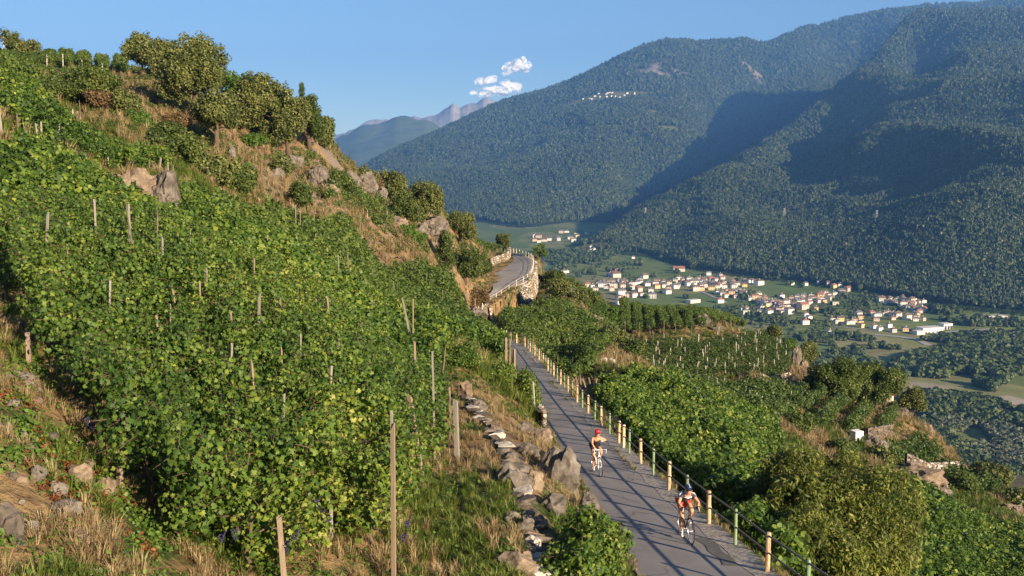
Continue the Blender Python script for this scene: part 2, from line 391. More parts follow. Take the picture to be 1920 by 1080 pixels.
# hillside: dry grass, soil, green growth and rock, mixed by what grows where
def hillside_mat():
    m, nt, b = new_mat('hillside')
    g = nt.nodes.new('ShaderNodeNewGeometry'); pos = g.outputs['Position']
    n1 = noise(nt, 0.9, 6, 0.62, vec=pos); n2 = noise(nt, 6.0, 5, 0.7, vec=pos); n3 = noise(nt, 0.12, 4, vec=pos)
    dry = ramp(nt, n2, [(0.25, (0.12, 0.075, 0.035)), (0.5, (0.27, 0.18, 0.085)), (0.75, (0.42, 0.31, 0.15))])
    soil = ramp(nt, n2, [(0.3, (0.10, 0.062, 0.036)), (0.7, (0.23, 0.145, 0.085))])
    green = ramp(nt, n2, [(0.3, (0.020, 0.035, 0.009)), (0.7, (0.075, 0.105, 0.028))])
    rock = ramp(nt, n2, [(0.25, (0.09, 0.072, 0.058)), (0.6, (0.25, 0.20, 0.155)), (0.85, (0.40, 0.33, 0.26))])
    c = mixc(nt, ramp(nt, n1, [(0.42, (0, 0, 0)), (0.60, (1, 1, 1))]), dry, soil)
    gf = mth(nt, 'ADD', attr(nt, 'green').outputs['Fac'], mth(nt, 'MULTIPLY', mth(nt, 'SUBTRACT', n1, 0.5), 1.6))
    c = mixc(nt, ramp(nt, gf, [(0.42, (0, 0, 0)), (0.58, (1, 1, 1))]), c, green)
    rf = mth(nt, 'ADD', attr(nt, 'rock').outputs['Fac'], mth(nt, 'MULTIPLY', mth(nt, 'SUBTRACT', n1, 0.5), 1.3))
    c = mixc(nt, ramp(nt, rf, [(0.55, (0, 0, 0)), (0.68, (1, 1, 1))]), c, rock)
    nt.links.new(c, b.inputs['Base Color']); b.inputs['Roughness'].default_value = 0.95; b.inputs['Specular IOR Level'].default_value = 0.1
    bump(nt, b, mth(nt, 'ADD', n2, mth(nt, 'MULTIPLY', n1, 1.5)), 0.9, 0.12)
    return m
M['hillside'] = hillside_mat()
def asphalt_mat():
    m, nt, b = new_mat('asphalt')
    g = nt.nodes.new('ShaderNodeNewGeometry'); pos = g.outputs['Position']
    n1 = noise(nt, 1.1, 5, vec=pos); n2 = noise(nt, 60, 3, vec=pos); n3 = noise(nt, 0.35, 3, vec=pos)
    c = ramp(nt, n1, [(0.3, (0.20, 0.185, 0.178)), (0.7, (0.27, 0.25, 0.238))])
    c = mixc(nt, 0.5, c, ramp(nt, n2, [(0.3, (0.35, 0.35, 0.35)), (0.7, (0.65, 0.65, 0.65))]), 'OVERLAY')
    c = mixc(nt, ramp(nt, n3, [(0.60, (0, 0, 0)), (0.64, (0.4, 0.4, 0.4))]), c, (0.11, 0.107, 0.105))
    vo = nt.nodes.new('ShaderNodeTexVoronoi'); vo.feature = 'DISTANCE_TO_EDGE'; vo.inputs['Scale'].default_value = .42
    ds = nt.nodes.new('ShaderNodeVectorMath'); ds.operation = 'MULTIPLY_ADD'; ds.inputs[1].default_value = (.5, .5, .5)
    nz = nt.nodes.new('ShaderNodeTexNoise'); nz.inputs['Scale'].default_value = 2.2; nz.inputs['Detail'].default_value = 5; nt.links.new(pos, nz.inputs['Vector'])
    nt.links.new(nz.outputs['Color'], ds.inputs[0]); nt.links.new(pos, ds.inputs[2]); nt.links.new(ds.outputs[0], vo.inputs['Vector'])
    ck = ramp(nt, vo.outputs['Distance'], [(0.004, (.8, .8, .8)), (0.014, (0, 0, 0))])
    c = mixc(nt, mth(nt, 'MULTIPLY', ck, ramp(nt, n3, [(.45, (0, 0, 0)), (.6, (1, 1, 1))])), c, (0.06, 0.055, 0.05))
    c = mixc(nt, ramp(nt, noise(nt, 2.6, 6, .7, vec=pos), [(.60, (0, 0, 0)), (.72, (.45, .45, .45))]), c, (0.30, 0.27, 0.235))
    nt.links.new(c, b.inputs['Base Color']); b.inputs['Roughness'].default_value = 0.85; b.inputs['Specular IOR Level'].default_value = 0.25
    bump(nt, b, n2, 0.3, 0.006)
    return m
M['asphalt'] = asphalt_mat()
M['kerb'] = plain('kerb_concrete', (0.31, 0.28, 0.24), 0.95, 0.6, 9.0, bmp=0.9)
M['crack'] = plain('tar_crack', (0.12, 0.112, 0.105), 0.9, 0.2, 5)
def forest_floor_mat():
    m, nt, b = new_mat('mountain_forest')
    g = nt.nodes.new('ShaderNodeNewGeometry'); pos = g.outputs['Position']
    n1 = noise(nt, 0.012, 5, 0.6, vec=pos); n2 = noise(nt, 0.0015, 5, 0.6, vec=pos)
    c = ramp(nt, n1, [(0.3, (0.018, 0.032, 0.012)), (0.7, (0.045, 0.065, 0.022))])
    c = mixc(nt, attr(nt, 'bare').outputs['Fac'], c, ramp(nt, n1, [(0.3, (0.16, 0.12, 0.09)), (0.7, (0.38, 0.32, 0.27))]))
    c = mixc(nt, attr(nt, 'meadow').outputs['Fac'], c, ramp(nt, n1, [(0.3, (0.10, 0.125, 0.04)), (0.7, (0.21, 0.19, 0.08))]))
    nt.links.new(c, b.inputs['Base Color']); b.inputs['Roughness'].default_value = 1.0; b.inputs['Specular IOR Level'].default_value = 0.0
    bump(nt, b, noise(nt, 0.05, 4, vec=pos), 1.0, 12.0)
    return m
M['mountain'] = forest_floor_mat()
def fields_mat():
    m, nt, b = new_mat('valley_fields')
    g = nt.nodes.new('ShaderNodeNewGeometry'); pos = g.outputs['Position']
    mp = nt.nodes.new('ShaderNodeMapping'); mp.inputs['Rotation'].default_value = (0, 0, R(24)); mp.inputs['Scale'].default_value = (0.010, 0.0045, 0.0)
    nt.links.new(pos, mp.inputs[0])
    v = nt.nodes.new('ShaderNodeTexVoronoi'); v.inputs['Scale'].default_value = 1.0; nt.links.new(mp.outputs[0], v.inputs['Vector'])
    sep = nt.nodes.new('ShaderNodeSeparateColor'); nt.links.new(v.outputs['Color'], sep.inputs[0])
    c = ramp(nt, sep.outputs[0], [(0.0, (0.12, 0.165, 0.055)), (0.3, (0.16, 0.19, 0.065)), (0.55, (0.20, 0.205, 0.085)), (0.75, (0.14, 0.18, 0.06)), (0.94, (0.22, 0.21, 0.10))], 'CONSTANT')
    n1 = noise(nt, 0.03, 5, vec=pos)
    c = mixc(nt, 0.6, c, ramp(nt, n1, [(0.3, (0.3, 0.3, 0.3)), (0.7, (0.7, 0.7, 0.7))]), 'OVERLAY')
    c = mixc(nt, attr(nt, 'pale').outputs['Fac'], c, ramp(nt, n1, [(0.3, (0.22, 0.18, 0.13)), (0.7, (0.34, 0.29, 0.22))]))
    c = mixc(nt, attr(nt, 'dark').outputs['Fac'], c, (0.03, 0.045, 0.018))
    nt.links.new(c, b.inputs['Base Color']); b.inputs['Roughness'].default_value = 1.0; b.inputs['Specular IOR Level'].default_value = 0.0
    return m
M['fields'] = fields_mat()

# ---------------------------------------------------------------- mesh helpers
def mesh_obj(name, verts, faces, mat=None, parent=None, smooth=False, link=True):
    me = bpy.data.meshes.new(name)
    verts = np.asarray(verts, 'f')
    if isinstance(faces, np.ndarray) and faces.ndim == 2:
        k = faces.shape[1]; nf = len(faces)
        me.vertices.add(len(verts)); me.vertices.foreach_set('co', verts.ravel())
        me.loops.add(nf * k); me.loops.foreach_set('vertex_index', faces.astype('i').ravel())
        me.polygons.add(nf); me.polygons.foreach_set('loop_start', np.arange(0, nf * k, k, dtype='i'))
        me.update(calc_edges=True)
    else:
        me.from_pydata([tuple(map(float, v)) for v in verts], [], [tuple(map(int, f)) for f in faces])
    if smooth: me.polygons.foreach_set('use_smooth', np.ones(len(me.polygons), bool))
    if mat is not None:
        for m_ in (mat if isinstance(mat, (list, tuple)) else [mat]): me.materials.append(m_)
    me.update()
    o = bpy.data.objects.new(name, me)
    if link: COL.objects.link(o)
    if parent is not None: o.parent = parent
    return o
def tag(o, label=None, cat=None, group=None, kind=None):
    if label: o['label'] = label
    if cat: o['category'] = cat
    if group: o['group'] = group
    if kind: o['kind'] = kind
    return o
def empty(name, loc, rz=0.0, label=None, cat=None, group=None):
    o = bpy.data.objects.new(name, None); COL.objects.link(o); o.location = loc; o.rotation_euler = (0, 0, rz); o.empty_display_size = 0.2
    return tag(o, label, cat, group)
class MB:
    """collects boxes, bars, tubes and lumps into one mesh"""
    def __init__(s): s.v = []; s.f = []; s.mi = []
    def add(s, vs, fs, mi=0):
        b = len(s.v); s.v += [tuple(v) for v in vs]; s.f += [tuple(i + b for i in f) for f in fs]; s.mi += [mi] * len(fs)
    def box(s, c, size, rz=0.0, mi=0, taper=1.0):
        x, y, z = size[0] / 2, size[1] / 2, size[2] / 2; co, si = math.cos(rz), math.sin(rz)
        vs = []
        for k in (-1, 1):
            t = taper if k > 0 else 1
            for i, j in ((-1, -1), (1, -1), (1, 1), (-1, 1)):
                a, b_ = i * x * t, j * y * t
                vs.append((c[0] + a * co - b_ * si, c[1] + a * si + b_ * co, c[2] + k * z))
        s.add(vs, [(3, 2, 1, 0), (4, 5, 6, 7), (0, 1, 5, 4), (1, 2, 6, 5), (2, 3, 7, 6), (3, 0, 4, 7)], mi)
    def tube(s, pts, rad, n=6, mi=0, cap=True, squash=1.0):
        pts = [Vector(p) for p in pts]
        if not hasattr(rad, '__len__'): rad = [rad] * len(pts)
        vs, fs = [], []
        for i, p in enumerate(pts):
            d = (pts[min(i + 1, len(pts) - 1)] - pts[max(i - 1, 0)]).normalized()
            a = d.cross(Vector((0, 0, 1)));
            if a.length < 0.05: a = d.cross(Vector((0, 1, 0)))
            a.normalize(); b = d.cross(a)
            for k in range(n):
                t = 2 * math.pi * k / n
                vs.append(p + a * math.cos(t) * rad[i] + b * math.sin(t) * rad[i] * squash)
        for i in range(len(pts) - 1):
            for k in range(n):
                fs.append((i * n + k, i * n + (k + 1) % n, (i + 1) * n + (k + 1) % n, (i + 1) * n + k))
        if cap: fs += [tuple(range(n - 1, -1, -1)), tuple((len(pts) - 1) * n + k for k in range(n))]
        s.add(vs, fs, mi)
    def obj(s, name, mat=None, parent=None, smooth=False, link=True):
        o = mesh_obj(name, s.v, s.f, mat, parent, smooth, link)
        if any(s.mi): o.data.polygons.foreach_set('material_index', np.array(s.mi, 'i'))
        return o
def set_attr(me, name, vals, dom='POINT', typ='FLOAT', key='value'):
    a = me.attributes.new(name, typ, dom); a.data.foreach_set(key, np.ascontiguousarray(vals, 'i' if typ == 'INT' else 'f').ravel())

# ---------------------------------------------------------------- scattering: many small pieces of ONE foliage, grass or wood
def scatter_group(name, srcs):
    ng = bpy.data.node_groups.new(name, 'GeometryNodeTree')
    ng.interface.new_socket('Geometry', in_out='INPUT', socket_type='NodeSocketGeometry')
    ng.interface.new_socket('Geometry', in_out='OUTPUT', socket_type='NodeSocketGeometry')
    N, L = ng.nodes, ng.links
    gi, go = N.new('NodeGroupInput'), N.new('NodeGroupOutput')
    iop, j = N.new('GeometryNodeInstanceOnPoints'), N.new('GeometryNodeJoinGeometry')
    for s in reversed(srcs):
        oi = N.new('GeometryNodeObjectInfo'); oi.inputs['Object'].default_value = s; oi.inputs['As Instance'].default_value = True
        L.new(oi.outputs['Geometry'], j.inputs[0])
    L.new(gi.outputs[0], iop.inputs['Points']); L.new(j.outputs[0], iop.inputs['Instance']); iop.inputs['Pick Instance'].default_value = True
    def na(n, t):
        a = N.new('GeometryNodeInputNamedAttribute'); a.data_type = t; a.inputs['Name'].default_value = n; return a.outputs['Attribute']
    L.new(na('pick', 'INT'), iop.inputs['Instance Index']); L.new(na('size', 'FLOAT_VECTOR'), iop.inputs['Scale'])
    e = N.new('FunctionNodeEulerToRotation'); L.new(na('turn', 'FLOAT_VECTOR'), e.inputs[0]); L.new(e.outputs[0], iop.inputs['Rotation'])
    L.new(iop.outputs[0], go.inputs[0])
    return ng, len(srcs)
def scatter(name, pts, turn, size, group, parent=None, rng=RNG):
    ng, k = group
    pts = np.asarray(pts, 'f'); n = len(pts)
    me = bpy.data.meshes.new(name); me.vertices.add(n); me.vertices.foreach_set('co', pts.ravel())
    size = np.asarray(size, 'f')
    if size.ndim == 1: size = np.repeat(size[:, None], 3, 1)
    set_attr(me, 'pick', rng.integers(0, k, n), typ='INT')
    set_attr(me, 'size', size, typ='FLOAT_VECTOR', key='vector'); set_attr(me, 'turn', turn, typ='FLOAT_VECTOR', key='vector')
    o = bpy.data.objects.new(name, me); COL.objects.link(o)
    if parent is not None: o.parent = parent
    md = o.modifiers.new('scatter', 'NODES'); md.node_group = ng
    return o
def rand_turn(n, tilt=math.pi, rng=RNG):
    return np.stack([rng.uniform(-tilt, tilt, n), rng.uniform(-tilt, tilt, n), rng.uniform(0, 2 * math.pi, n)], 1)

VINE_LEAF = [(0, -.12), (.30, -.30), (.50, .02), (.30, .16), (.38, .46), (.13, .40), (0, .62), (-.13, .40), (-.38, .46), (-.30, .16), (-.50, .02), (-.30, -.30)]
VINE_LEAF8 = [(0, -.25), (.42, -.22), (.48, .15), (.25, .45), (0, .60), (-.25, .45), (-.48, .15), (-.42, -.22)]
LONG_LEAF = [(0, -.5), (.17, -.2), (.19, .1), (0, .6), (-.19, .1), (-.17, -.2)]
OVAL_LEAF = [(0, -.4), (.3, -.1), (.25, .25), (0, .5), (-.25, .25), (-.3, -.1)]
QUAD_LEAF = [(0, -.5), (.38, 0), (0, .5), (-.38, 0)]
def clump(name, n, rad, leaf, outline, mat, seed, up=0.35, fold=0.25, squash=(1, 1, 1), hollow=0.0, twigs=0, twig_mat=None, yellow=0.0, droop=0.0):
    rg = np.random.default_rng(seed)
    V, F, T = [], [], []
    k = len(outline); ol = np.array(outline)
    for i in range(n):
        d = rg.normal(size=3); d /= np.linalg.norm(d)
        r = rad * (hollow + (1 - hollow) * rg.random() ** 0.5)
        c = d * r * np.array(squash)
        nrm = d * (1 - up) + np.array([0, 0, 1]) * up + rg.normal(size=3) * 0.45
        nrm /= np.linalg.norm(nrm)
        t = np.cross(nrm, rg.normal(size=3) + np.array([0, 0, -droop * 4])); t /= np.linalg.norm(t)
        if droop: t = np.cross(nrm, t); t /= np.linalg.norm(t); t = t if t[2] < 0 else -t
        b = np.cross(nrm, t)
        L = leaf * rg.uniform(0.6, 1.25)
        # t is the long axis, b the width
        pts = c + L * (ol[:, :1] * b + ol[:, 1:] * t - (np.abs(ol[:, :1]) * fold + np.maximum(ol[:, 1:], 0) ** 2 * fold) * nrm)
        base = len(V)
        V += [c] + list(pts)
        F += [(base, base + 1 + j, base + 1 + (j + 1) % k) for j in range(k)]
        tv = rg.random() * 0.8 if rg.random() > yellow else 1.0
        T += [tv] * k
    mi = [0] * len(F)
    if twigs:
        mb = MB()
        for _ in range(twigs):
            d = Vector(rg.normal(size=3)).normalized()
            mb.tube([Vector((0, 0, 0)), d * rad * 0.5 + Vector((0, 0, .05 * rad)), d * rad * 1.05], [rad * .03, rad * .02, rad * .008], 3, cap=False)
        b0 = len(V); V += [np.array(v) for v in mb.v]
        for f in mb.f:
            F.append((f[0] + b0, f[1] + b0, f[2] + b0)); F.append((f[0] + b0, f[2] + b0, f[3] + b0)); T += [0.3, 0.3]; mi += [1, 1]
    mats = [mat] + ([twig_mat] if twig_mat else [])
    o = mesh_obj(name, np.array(V), np.array(F), mats, link=False)
    if twigs: o.data.polygons.foreach_set('material_index', np.array(mi, 'i'))
    set_attr(o.data, 'tint', T, dom='FACE')
    return o

# leaf colours
M['vine'] = leaf_mat('vine_leaf', [(0.0, (0.020, 0.048, 0.009)), (0.35, (0.062, 0.120, 0.017)), (0.62, (0.125, 0.192, 0.025)), (0.86, (0.24, 0.28, 0.042)), (1.0, (0.40, 0.39, 0.11))], trans=0.32, big=0.18)
M['vine_far'] = leaf_mat('vine_leaf_far', [(0.0, (0.030, 0.058, 0.010)), (0.5, (0.090, 0.140, 0.022)), (1.0, (0.20, 0.23, 0.045))], trans=0.28, big=0.06)
M['olive'] = leaf_mat('olive_green_leaf', [(0.0, (0.040, 0.058, 0.014)), (0.5, (0.115, 0.135, 0.034)), (1.0, (0.25, 0.25, 0.075))], trans=0.25, tcol=(0.2, 0.22, 0.05), big=0.15)
M['chestnut'] = leaf_mat('chestnut_leaf', [(0.0, (0.040, 0.062, 0.010)), (0.45, (0.115, 0.145, 0.022)), (0.75, (0.22, 0.235, 0.040)), (1.0, (0.36, 0.33, 0.07))], trans=0.35, big=0.6)
M['shrub'] = leaf_mat('shrub_leaf', [(0.0, (0.028, 0.050, 0.010)), (0.6, (0.085, 0.120, 0.022)), (1.0, (0.19, 0.20, 0.045))], trans=0.28, big=0.2)
M['weed'] = leaf_mat('bright_weed_leaf', [(0.0, (0.05, 0.10, 0.015)), (0.6, (0.10, 0.18, 0.025)), (1.0, (0.19, 0.25, 0.04))], trans=0.35, big=0.3)
M['rust'] = leaf_mat('rusty_shrub_leaf', [(0.0, (0.07, 0.045, 0.02)), (0.6, (0.15, 0.095, 0.04)), (1.0, (0.22, 0.16, 0.06))], trans=0.2)
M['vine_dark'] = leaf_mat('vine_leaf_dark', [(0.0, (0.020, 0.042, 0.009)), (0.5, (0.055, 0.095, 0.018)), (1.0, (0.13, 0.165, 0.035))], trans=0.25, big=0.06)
M['straw'] = leaf_mat('dry_grass_blade', [(0.0, (0.13, 0.085, 0.038)), (0.5, (0.30, 0.215, 0.105)), (1.0, (0.50, 0.41, 0.24))], trans=0.25, tcol=(0.4, 0.3, 0.12), big=0.8)
M['blade'] = leaf_mat('green_grass_blade', [(0.0, (0.06, 0.10, 0.015)), (0.6, (0.145, 0.19, 0.034)), (1.0, (0.30, 0.29, 0.08))], trans=0.35, big=0.8)
M['forest'] = leaf_mat('valley_tree_leaf', [(0.0, (0.020, 0.038, 0.010)), (0.5, (0.060, 0.090, 0.022)), (1.0, (0.13, 0.15, 0.042))], trans=0.12, tcol=(0.1, 0.12, 0.03))
M['forest_m'] = leaf_mat('mountain_tree_leaf', [(0.0, (0.018, 0.036, 0.010)), (0.5, (0.055, 0.082, 0.020)), (1.0, (0.125, 0.145, 0.040))], trans=0.08, tcol=(0.1, 0.12, 0.03), big=0.0022)
M['willow'] = leaf_mat('grey_willow_leaf', [(0.0, (0.06, 0.075, 0.04)), (0.5, (0.12, 0.14, 0.08)), (1.0, (0.20, 0.21, 0.13))], trans=0.15)
M['bark'] = plain('bark', (0.105, 0.075, 0.05), 0.95, 0.4, 14, bmp=0.8)
M['twig'] = plain('twig', (0.10, 0.07, 0.045), 0.9, 0.3, 20)

G = {}
G['vine_near'] = scatter_group('vine_leaf_sprays', [clump('spray%d' % i, 58, 0.37, 0.100, VINE_LEAF, M['vine'], 100 + i, up=0.12, fold=0.3, twigs=3, twig_mat=M['twig'], yellow=0.012) for i in range(8)])
G['vine_mid'] = scatter_group('vine_leaf_sprays_mid', [clump('spraym%d' % i, 30, 0.36, 0.17, VINE_LEAF8, M['vine'], 200 + i, up=0.12, yellow=0.02) for i in range(6)])
G['vine_far'] = scatter_group('vine_leaf_sprays_far', [clump('sprayf%d' % i, 26, 0.48, 0.26, QUAD_LEAF, M['vine_far'], 300 + i, up=0.12) for i in range(6)])

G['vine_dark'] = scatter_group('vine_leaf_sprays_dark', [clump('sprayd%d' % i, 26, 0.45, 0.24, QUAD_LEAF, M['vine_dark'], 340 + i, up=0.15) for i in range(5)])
def terrain_faces(nv, nu):
    i, j = np.meshgrid(np.arange(nv - 1), np.arange(nu - 1), indexing='ij')
    a = (i * nu + j).ravel()
    return np.stack([a, a + 1, a + nu + 1, a + nu], 1)
# ---------------------------------------------------------------- near hillside mesh
def blob(X, Y, lst):
    out = np.zeros_like(X)
    for px, py, Yc, r, v in lst:
        x, y, _ = P(px, py, Yc)
        d = np.sqrt((X - x) ** 2 + (Y - y) ** 2) / r
        out += v * np.exp(-d * d)
    return out
green = 0.48 + .22 * np.clip((GY - 50) / 20, 0, 1) * np.clip((-GX / GY - .12) / .1, 0, 1) + blob(GX, GY, [(850,900,24,3,.14),(900,1050,18,2.5,.16),(60,900,14,4,-.06),(30,700,18,4,-.1),(150,1050,12,1.5,.15),(130,850,15.5,.7,.3),(200,960,14,.8,.3),(20,1000,11.5,1.2,-.3),(720,900,22,2.5,-.1),(950,800,34,3,-.35),(1000,900,28,3,-.4),(480,330,105,16,-.5),(600,380,110,16,-.5),(700,420,130,14,-.35),
    (280,180,125,12,-.4),(870,560,150,10,-.3),(1120,610,138,7,-.9),(1110,670,90,7,-.5),(770,462,132,10,-.4),(1490,690,135,9,-.5),(1490,800,88,7,-.6),(1430,730,112,6,-.4),(640,300,142,14,-.5),(1700,800,140,12,-.2),(1000,540,180,5,-.7),(1300,620,150,10,.2),(1700,880,95,14,.3),(1800,1000,60,20,.4)])
rockm = 0.30 + blob(GX, GY, [(500,360,100,14,.25),(600,360,118,16,.3),(690,380,140,10,.45),(820,430,160,8,.4),(870,600,136,7,.3),(970,900,25,2.5,.2),(1040,880,29,3,.3),(300,360,44,3,.3),(1030,560,165,5,.5),(1160,700,84,5,.3),(1480,690,135,7,.3),(1700,900,90,10,.25)])
nearo = mesh_obj('hillside_ground', np.stack([GX, GY, GZ], 2).reshape(-1, 3), terrain_faces(NV, NU), M['hillside'], smooth=True)
set_attr(nearo.data, 'green', green.ravel()); set_attr(nearo.data, 'rock', rockm.ravel())
tag(nearo, 'steep hillside of dry grass, soil and rock under the vineyards', kind='structure')

# ---------------------------------------------------------------- far land meshes
bare = np.clip(blob(FX, FY, [(1240,130,8300,240,.9),(1215,110,8500,180,.6),(1415,150,8900,90,1.0),(1330,140,8500,110,.4),(1600,30,9900,400,.3),(1500,55,9650,300,.35),(1700,14,10100,350,.25),(1390,90,9000,200,.35),(1740,18,8100,500,.75),(1840,14,8200,400,.6),(1905,30,7900,250,.4)]) * (0.2 + 1.6 * vnoise(FX / 70, FY / 45, 5)) - 0.25, 0, 1)
def mblob(lst, X, Y):
    out = np.zeros_like(X)
    for px, py, rx, ry in lst:
        h_ = hit(px, py, True)
        if h_ is None: continue
        out = np.maximum(out, np.exp(-(((X - h_[0]) / rx) ** 2 + ((Y - h_[1]) / ry) ** 2) ** 2))
    return out
meadow = mblob([(1130,184,330,130),(1160,181,300,110),(1100,188,200,90),(700,270,160,120),(1225,212,90,60),(1000,208,0.1,0.1),(1245,240,110,60),(1215,246,90,40),(1150,238,200,25),(1085,450,70,60),(1110,462,70,60),(1045,447,80,50)], FX, FY)
FMESH = FZ.copy()
isf = (FM < 0) & (FY < 4200)
ff = terrain_faces(FNV, FNU)
fm = isf.ravel()[ff].all(1)
vco = np.stack([FX, FY, FMESH], 2).reshape(-1, 3)
def submesh(name, fsel, mat, smooth=True):
    f = ff[fsel]; used = np.unique(f); mp = np.zeros(len(vco), 'i'); mp[used] = np.arange(len(used))
    return mesh_obj(name, vco[used], mp[f], mat, smooth=smooth), used
fo, used = submesh('valley_floor', fm, M['fields'])
pale = mblob([(1690,722,45,16),(1730,726,40,14),(1640,716,30,10),(1910,752,60,10)], FX, FY) ; dark = np.zeros_like(FX)
set_attr(fo.data, 'pale', pale.ravel()[used]); set_attr(fo.data, 'dark', dark.ravel()[used])
tag(fo, 'flat green valley floor with fields and a dry river bed', kind='structure')
mo, used = submesh('mountainside', ~fm, M['mountain'])
set_attr(mo.data, 'bare', bare.ravel()[used]); set_attr(mo.data, 'meadow', meadow.ravel()[used])
tag(mo, 'high wooded mountainsides across the valley', kind='structure')

print('STAGE terrain', time.time() - T0)

# ---------------------------------------------------------------- the air over the valley
def haze_box():
    mb = MB(); x0, x1, y0, y1, z0, z1 = -11500, 14500, -900, 17200, -620, 1900
    mb.box(((x0 + x1) / 2, (y0 + y1) / 2, (z0 + z1) / 2), (x1 - x0, y1 - y0, z1 - z0))
    m = bpy.data.materials.new('haze'); m.use_nodes = True; nt = m.node_tree; nt.nodes.clear()
    out = nt.nodes.new('ShaderNodeOutputMaterial'); v = nt.nodes.new('ShaderNodeVolumePrincipled')
    v.inputs['Color'].default_value = (0.16, 0.42, 1.0, 1); v.inputs['Density'].default_value = 6.0e-5; v.inputs['Anisotropy'].default_value = 0.0
    nt.links.new(v.outputs[0], out.inputs['Volume'])
    return tag(mb.obj('haze', m), 'thin blue haze filling the valley air', kind='stuff')
haze_box()
# ---------------------------------------------------------------- plant builders
def away_from_road(x, y, m=0.35):
    x, y = np.asarray(x, float), np.asarray(y, float); out = np.ones(len(x), bool)
    for s in range(0, len(x), 20000):
        d2 = (x[s:s+20000, None] - RC[None, :, 0]) ** 2 + (y[s:s+20000, None] - RC[None, :, 1]) ** 2
        k = d2.argmin(1); out[s:s+20000] = np.sqrt(d2.min(1)) > RW[k] + m
    return out
def inside(poly, x, y):
    x, y = np.asarray(x, float), np.asarray(y, float); c = np.zeros(x.shape, bool); n = len(poly)
    for i in range(n):
        x0, y0 = poly[i][:2]; x1, y1 = poly[(i + 1) % n][:2]
        if y0 == y1: continue
        t = ((y0 > y) != (y1 > y)) & (x < (x1 - x0) * (y - y0) / (y1 - y0) + x0)
        c ^= t
    return c
def rows_in(poly, ang, spacing, jitter=0.0, phase=0.5):
    """clip parallel lines to a polygon in the plan -> list of (start, end)"""
    d = np.array([math.cos(ang), math.sin(ang)]); n = np.array([-d[1], d[0]])
    q = np.array([p[:2] for p in poly]); s = q @ n; out = []
    for o in np.arange(s.min() + spacing * phase, s.max(), spacing):
        cuts = []
        for i in range(len(q)):
            a, b = q[i], q[(i + 1) % len(q)]; sa, sb = a @ n - o, b @ n - o
            if (sa > 0) != (sb > 0):
                p = a + (b - a) * (sa / (sa - sb)); cuts.append(p @ d)
        cuts.sort()
        for i in range(0, len(cuts) - 1, 2):
            if cuts[i + 1] - cuts[i] > 2.0: out.append((d * cuts[i] + n * o, d * cuts[i + 1] + n * o))
    return out
ROWS = []
def vine_row(a, b, H, W, dens, grp, label, group, zlo=0.45, clump_scale=1.0, rough=0.10, kill=None):
    a, b = np.array(a), np.array(b); L = np.linalg.norm(b - a); d = (b - a) / L; n = np.array([-d[1], d[0]])
    N = max(6, int(L * dens)); t = RNG.random(N) * L
    wob = (fbm(t / 5 + a[0], t * 0 + a[1], 77, 2)) * 0.22
    top = H * (1 + rough * fbm(t / 0.9 + a[0] * 3, t * 0 + a[1] * 3, 78, 3))
    f = RNG.random(N) ** 0.8
    z = zlo + (top - zlo) * f
    wd = W * (0.55 + 0.45 * np.sin(np.clip(f, 0, 1) * math.pi)) * (1 + 0.4 * fbm(t / 1.1 + 7 + a[0], z, 79, 2))
    lat = RNG.uniform(-1, 1, N); lat = np.sign(lat) * np.abs(lat) ** 0.6 * wd + wob
    x = a[0] + d[0] * t + n[0] * lat; y = a[1] + d[1] * t + n[1] * lat
    xc = a[0] + d[0] * t; yc = a[1] + d[1] * t
    ok = away_from_road(x, y, 0.45)
    if kill is not None: ok &= ~kill(x, y)
    ok &= fbm(x * .9 + 5, (y + z * 1.7) * .9, 83, 2) > -.52
    x, y, z, xc, yc = x[ok], y[ok], z[ok], xc[ok], yc[ok]
    if len(x) < 5: return None
    gz = ground(x, y) * 0.5 + ground(xc, yc) * 0.5
    mid = np.array([x.mean(), y.mean(), float(ground(x.mean(), y.mean()))])
    root = empty('vine_row', tuple(mid), 0.0, label, 'vine row', group)
    pts = np.stack([x, y, gz + z], 1) - mid
    sc = RNG.uniform(0.75, 1.25, len(x)) * clump_scale
    o = scatter('foliage', pts, rand_turn(len(x), 0.5), sc, G[grp], root); o['kind'] = 'stuff'
    ROWS.append((root, a, b, H)); return root
STAKES = {}
def stake_mesh(kind, seed):
    k = (kind, seed)
    if k in STAKES: return STAKES[k]
    rg = random.Random(seed); mb = MB()
    h = 1.0; r = 0.5
    bx, by = rg.uniform(-.25, .25), rg.uniform(-.25, .25)
    if kind == 'pole': mb.tube([(0, 0, 0), (bx * .4, by * .4, .33), (-bx * .3, by * .2, .7), (bx * .2, 0, 1)], [r, r * .95, r * .85, r * .7], 6)
    else: mb.box((0, 0, .5), (1.0, .8, 1.0), 0.3, taper=.9); mb.v[4] = (mb.v[4][0], mb.v[4][1], .96)
    o = mb.obj('wooden_stake', [M['wood'], M['wood_pale'], M['wood_grey'], M['concrete']][{'pole': 0, 'square': 1, 'grey': 2, 'white': 3}[kind]], link=False)
    STAKES[k] = o.data; return o.data
def stake(x, y, h, r=0.04, kind='pole', lean=(0, 0), label=None, group=None, z=None, name='wooden_stake'):
    o = bpy.data.objects.new(name, stake_mesh(kind, random.randrange(4))); COL.objects.link(o)
    zg = float(ground(x, y)) if z is None else z
    o.location = (x, y, zg - 0.25); o.scale = (2 * r, 2 * r, h + 0.25); o.rotation_euler = (lean[0], lean[1], random.uniform(0, 6))
    return tag(o, label, 'stake', group)
M['wood'] = plain('weathered_wood', (0.17, 0.13, 0.10), 0.9, 0.35, 6, bmp=0.5)
M['wood_pale'] = plain('pale_wood', (0.22, 0.165, 0.12), 0.85, 0.3, 6, bmp=0.4)
M['wood_grey'] = plain('grey_wood', (0.22, 0.20, 0.175), 0.9, 0.3, 6, bmp=0.5)
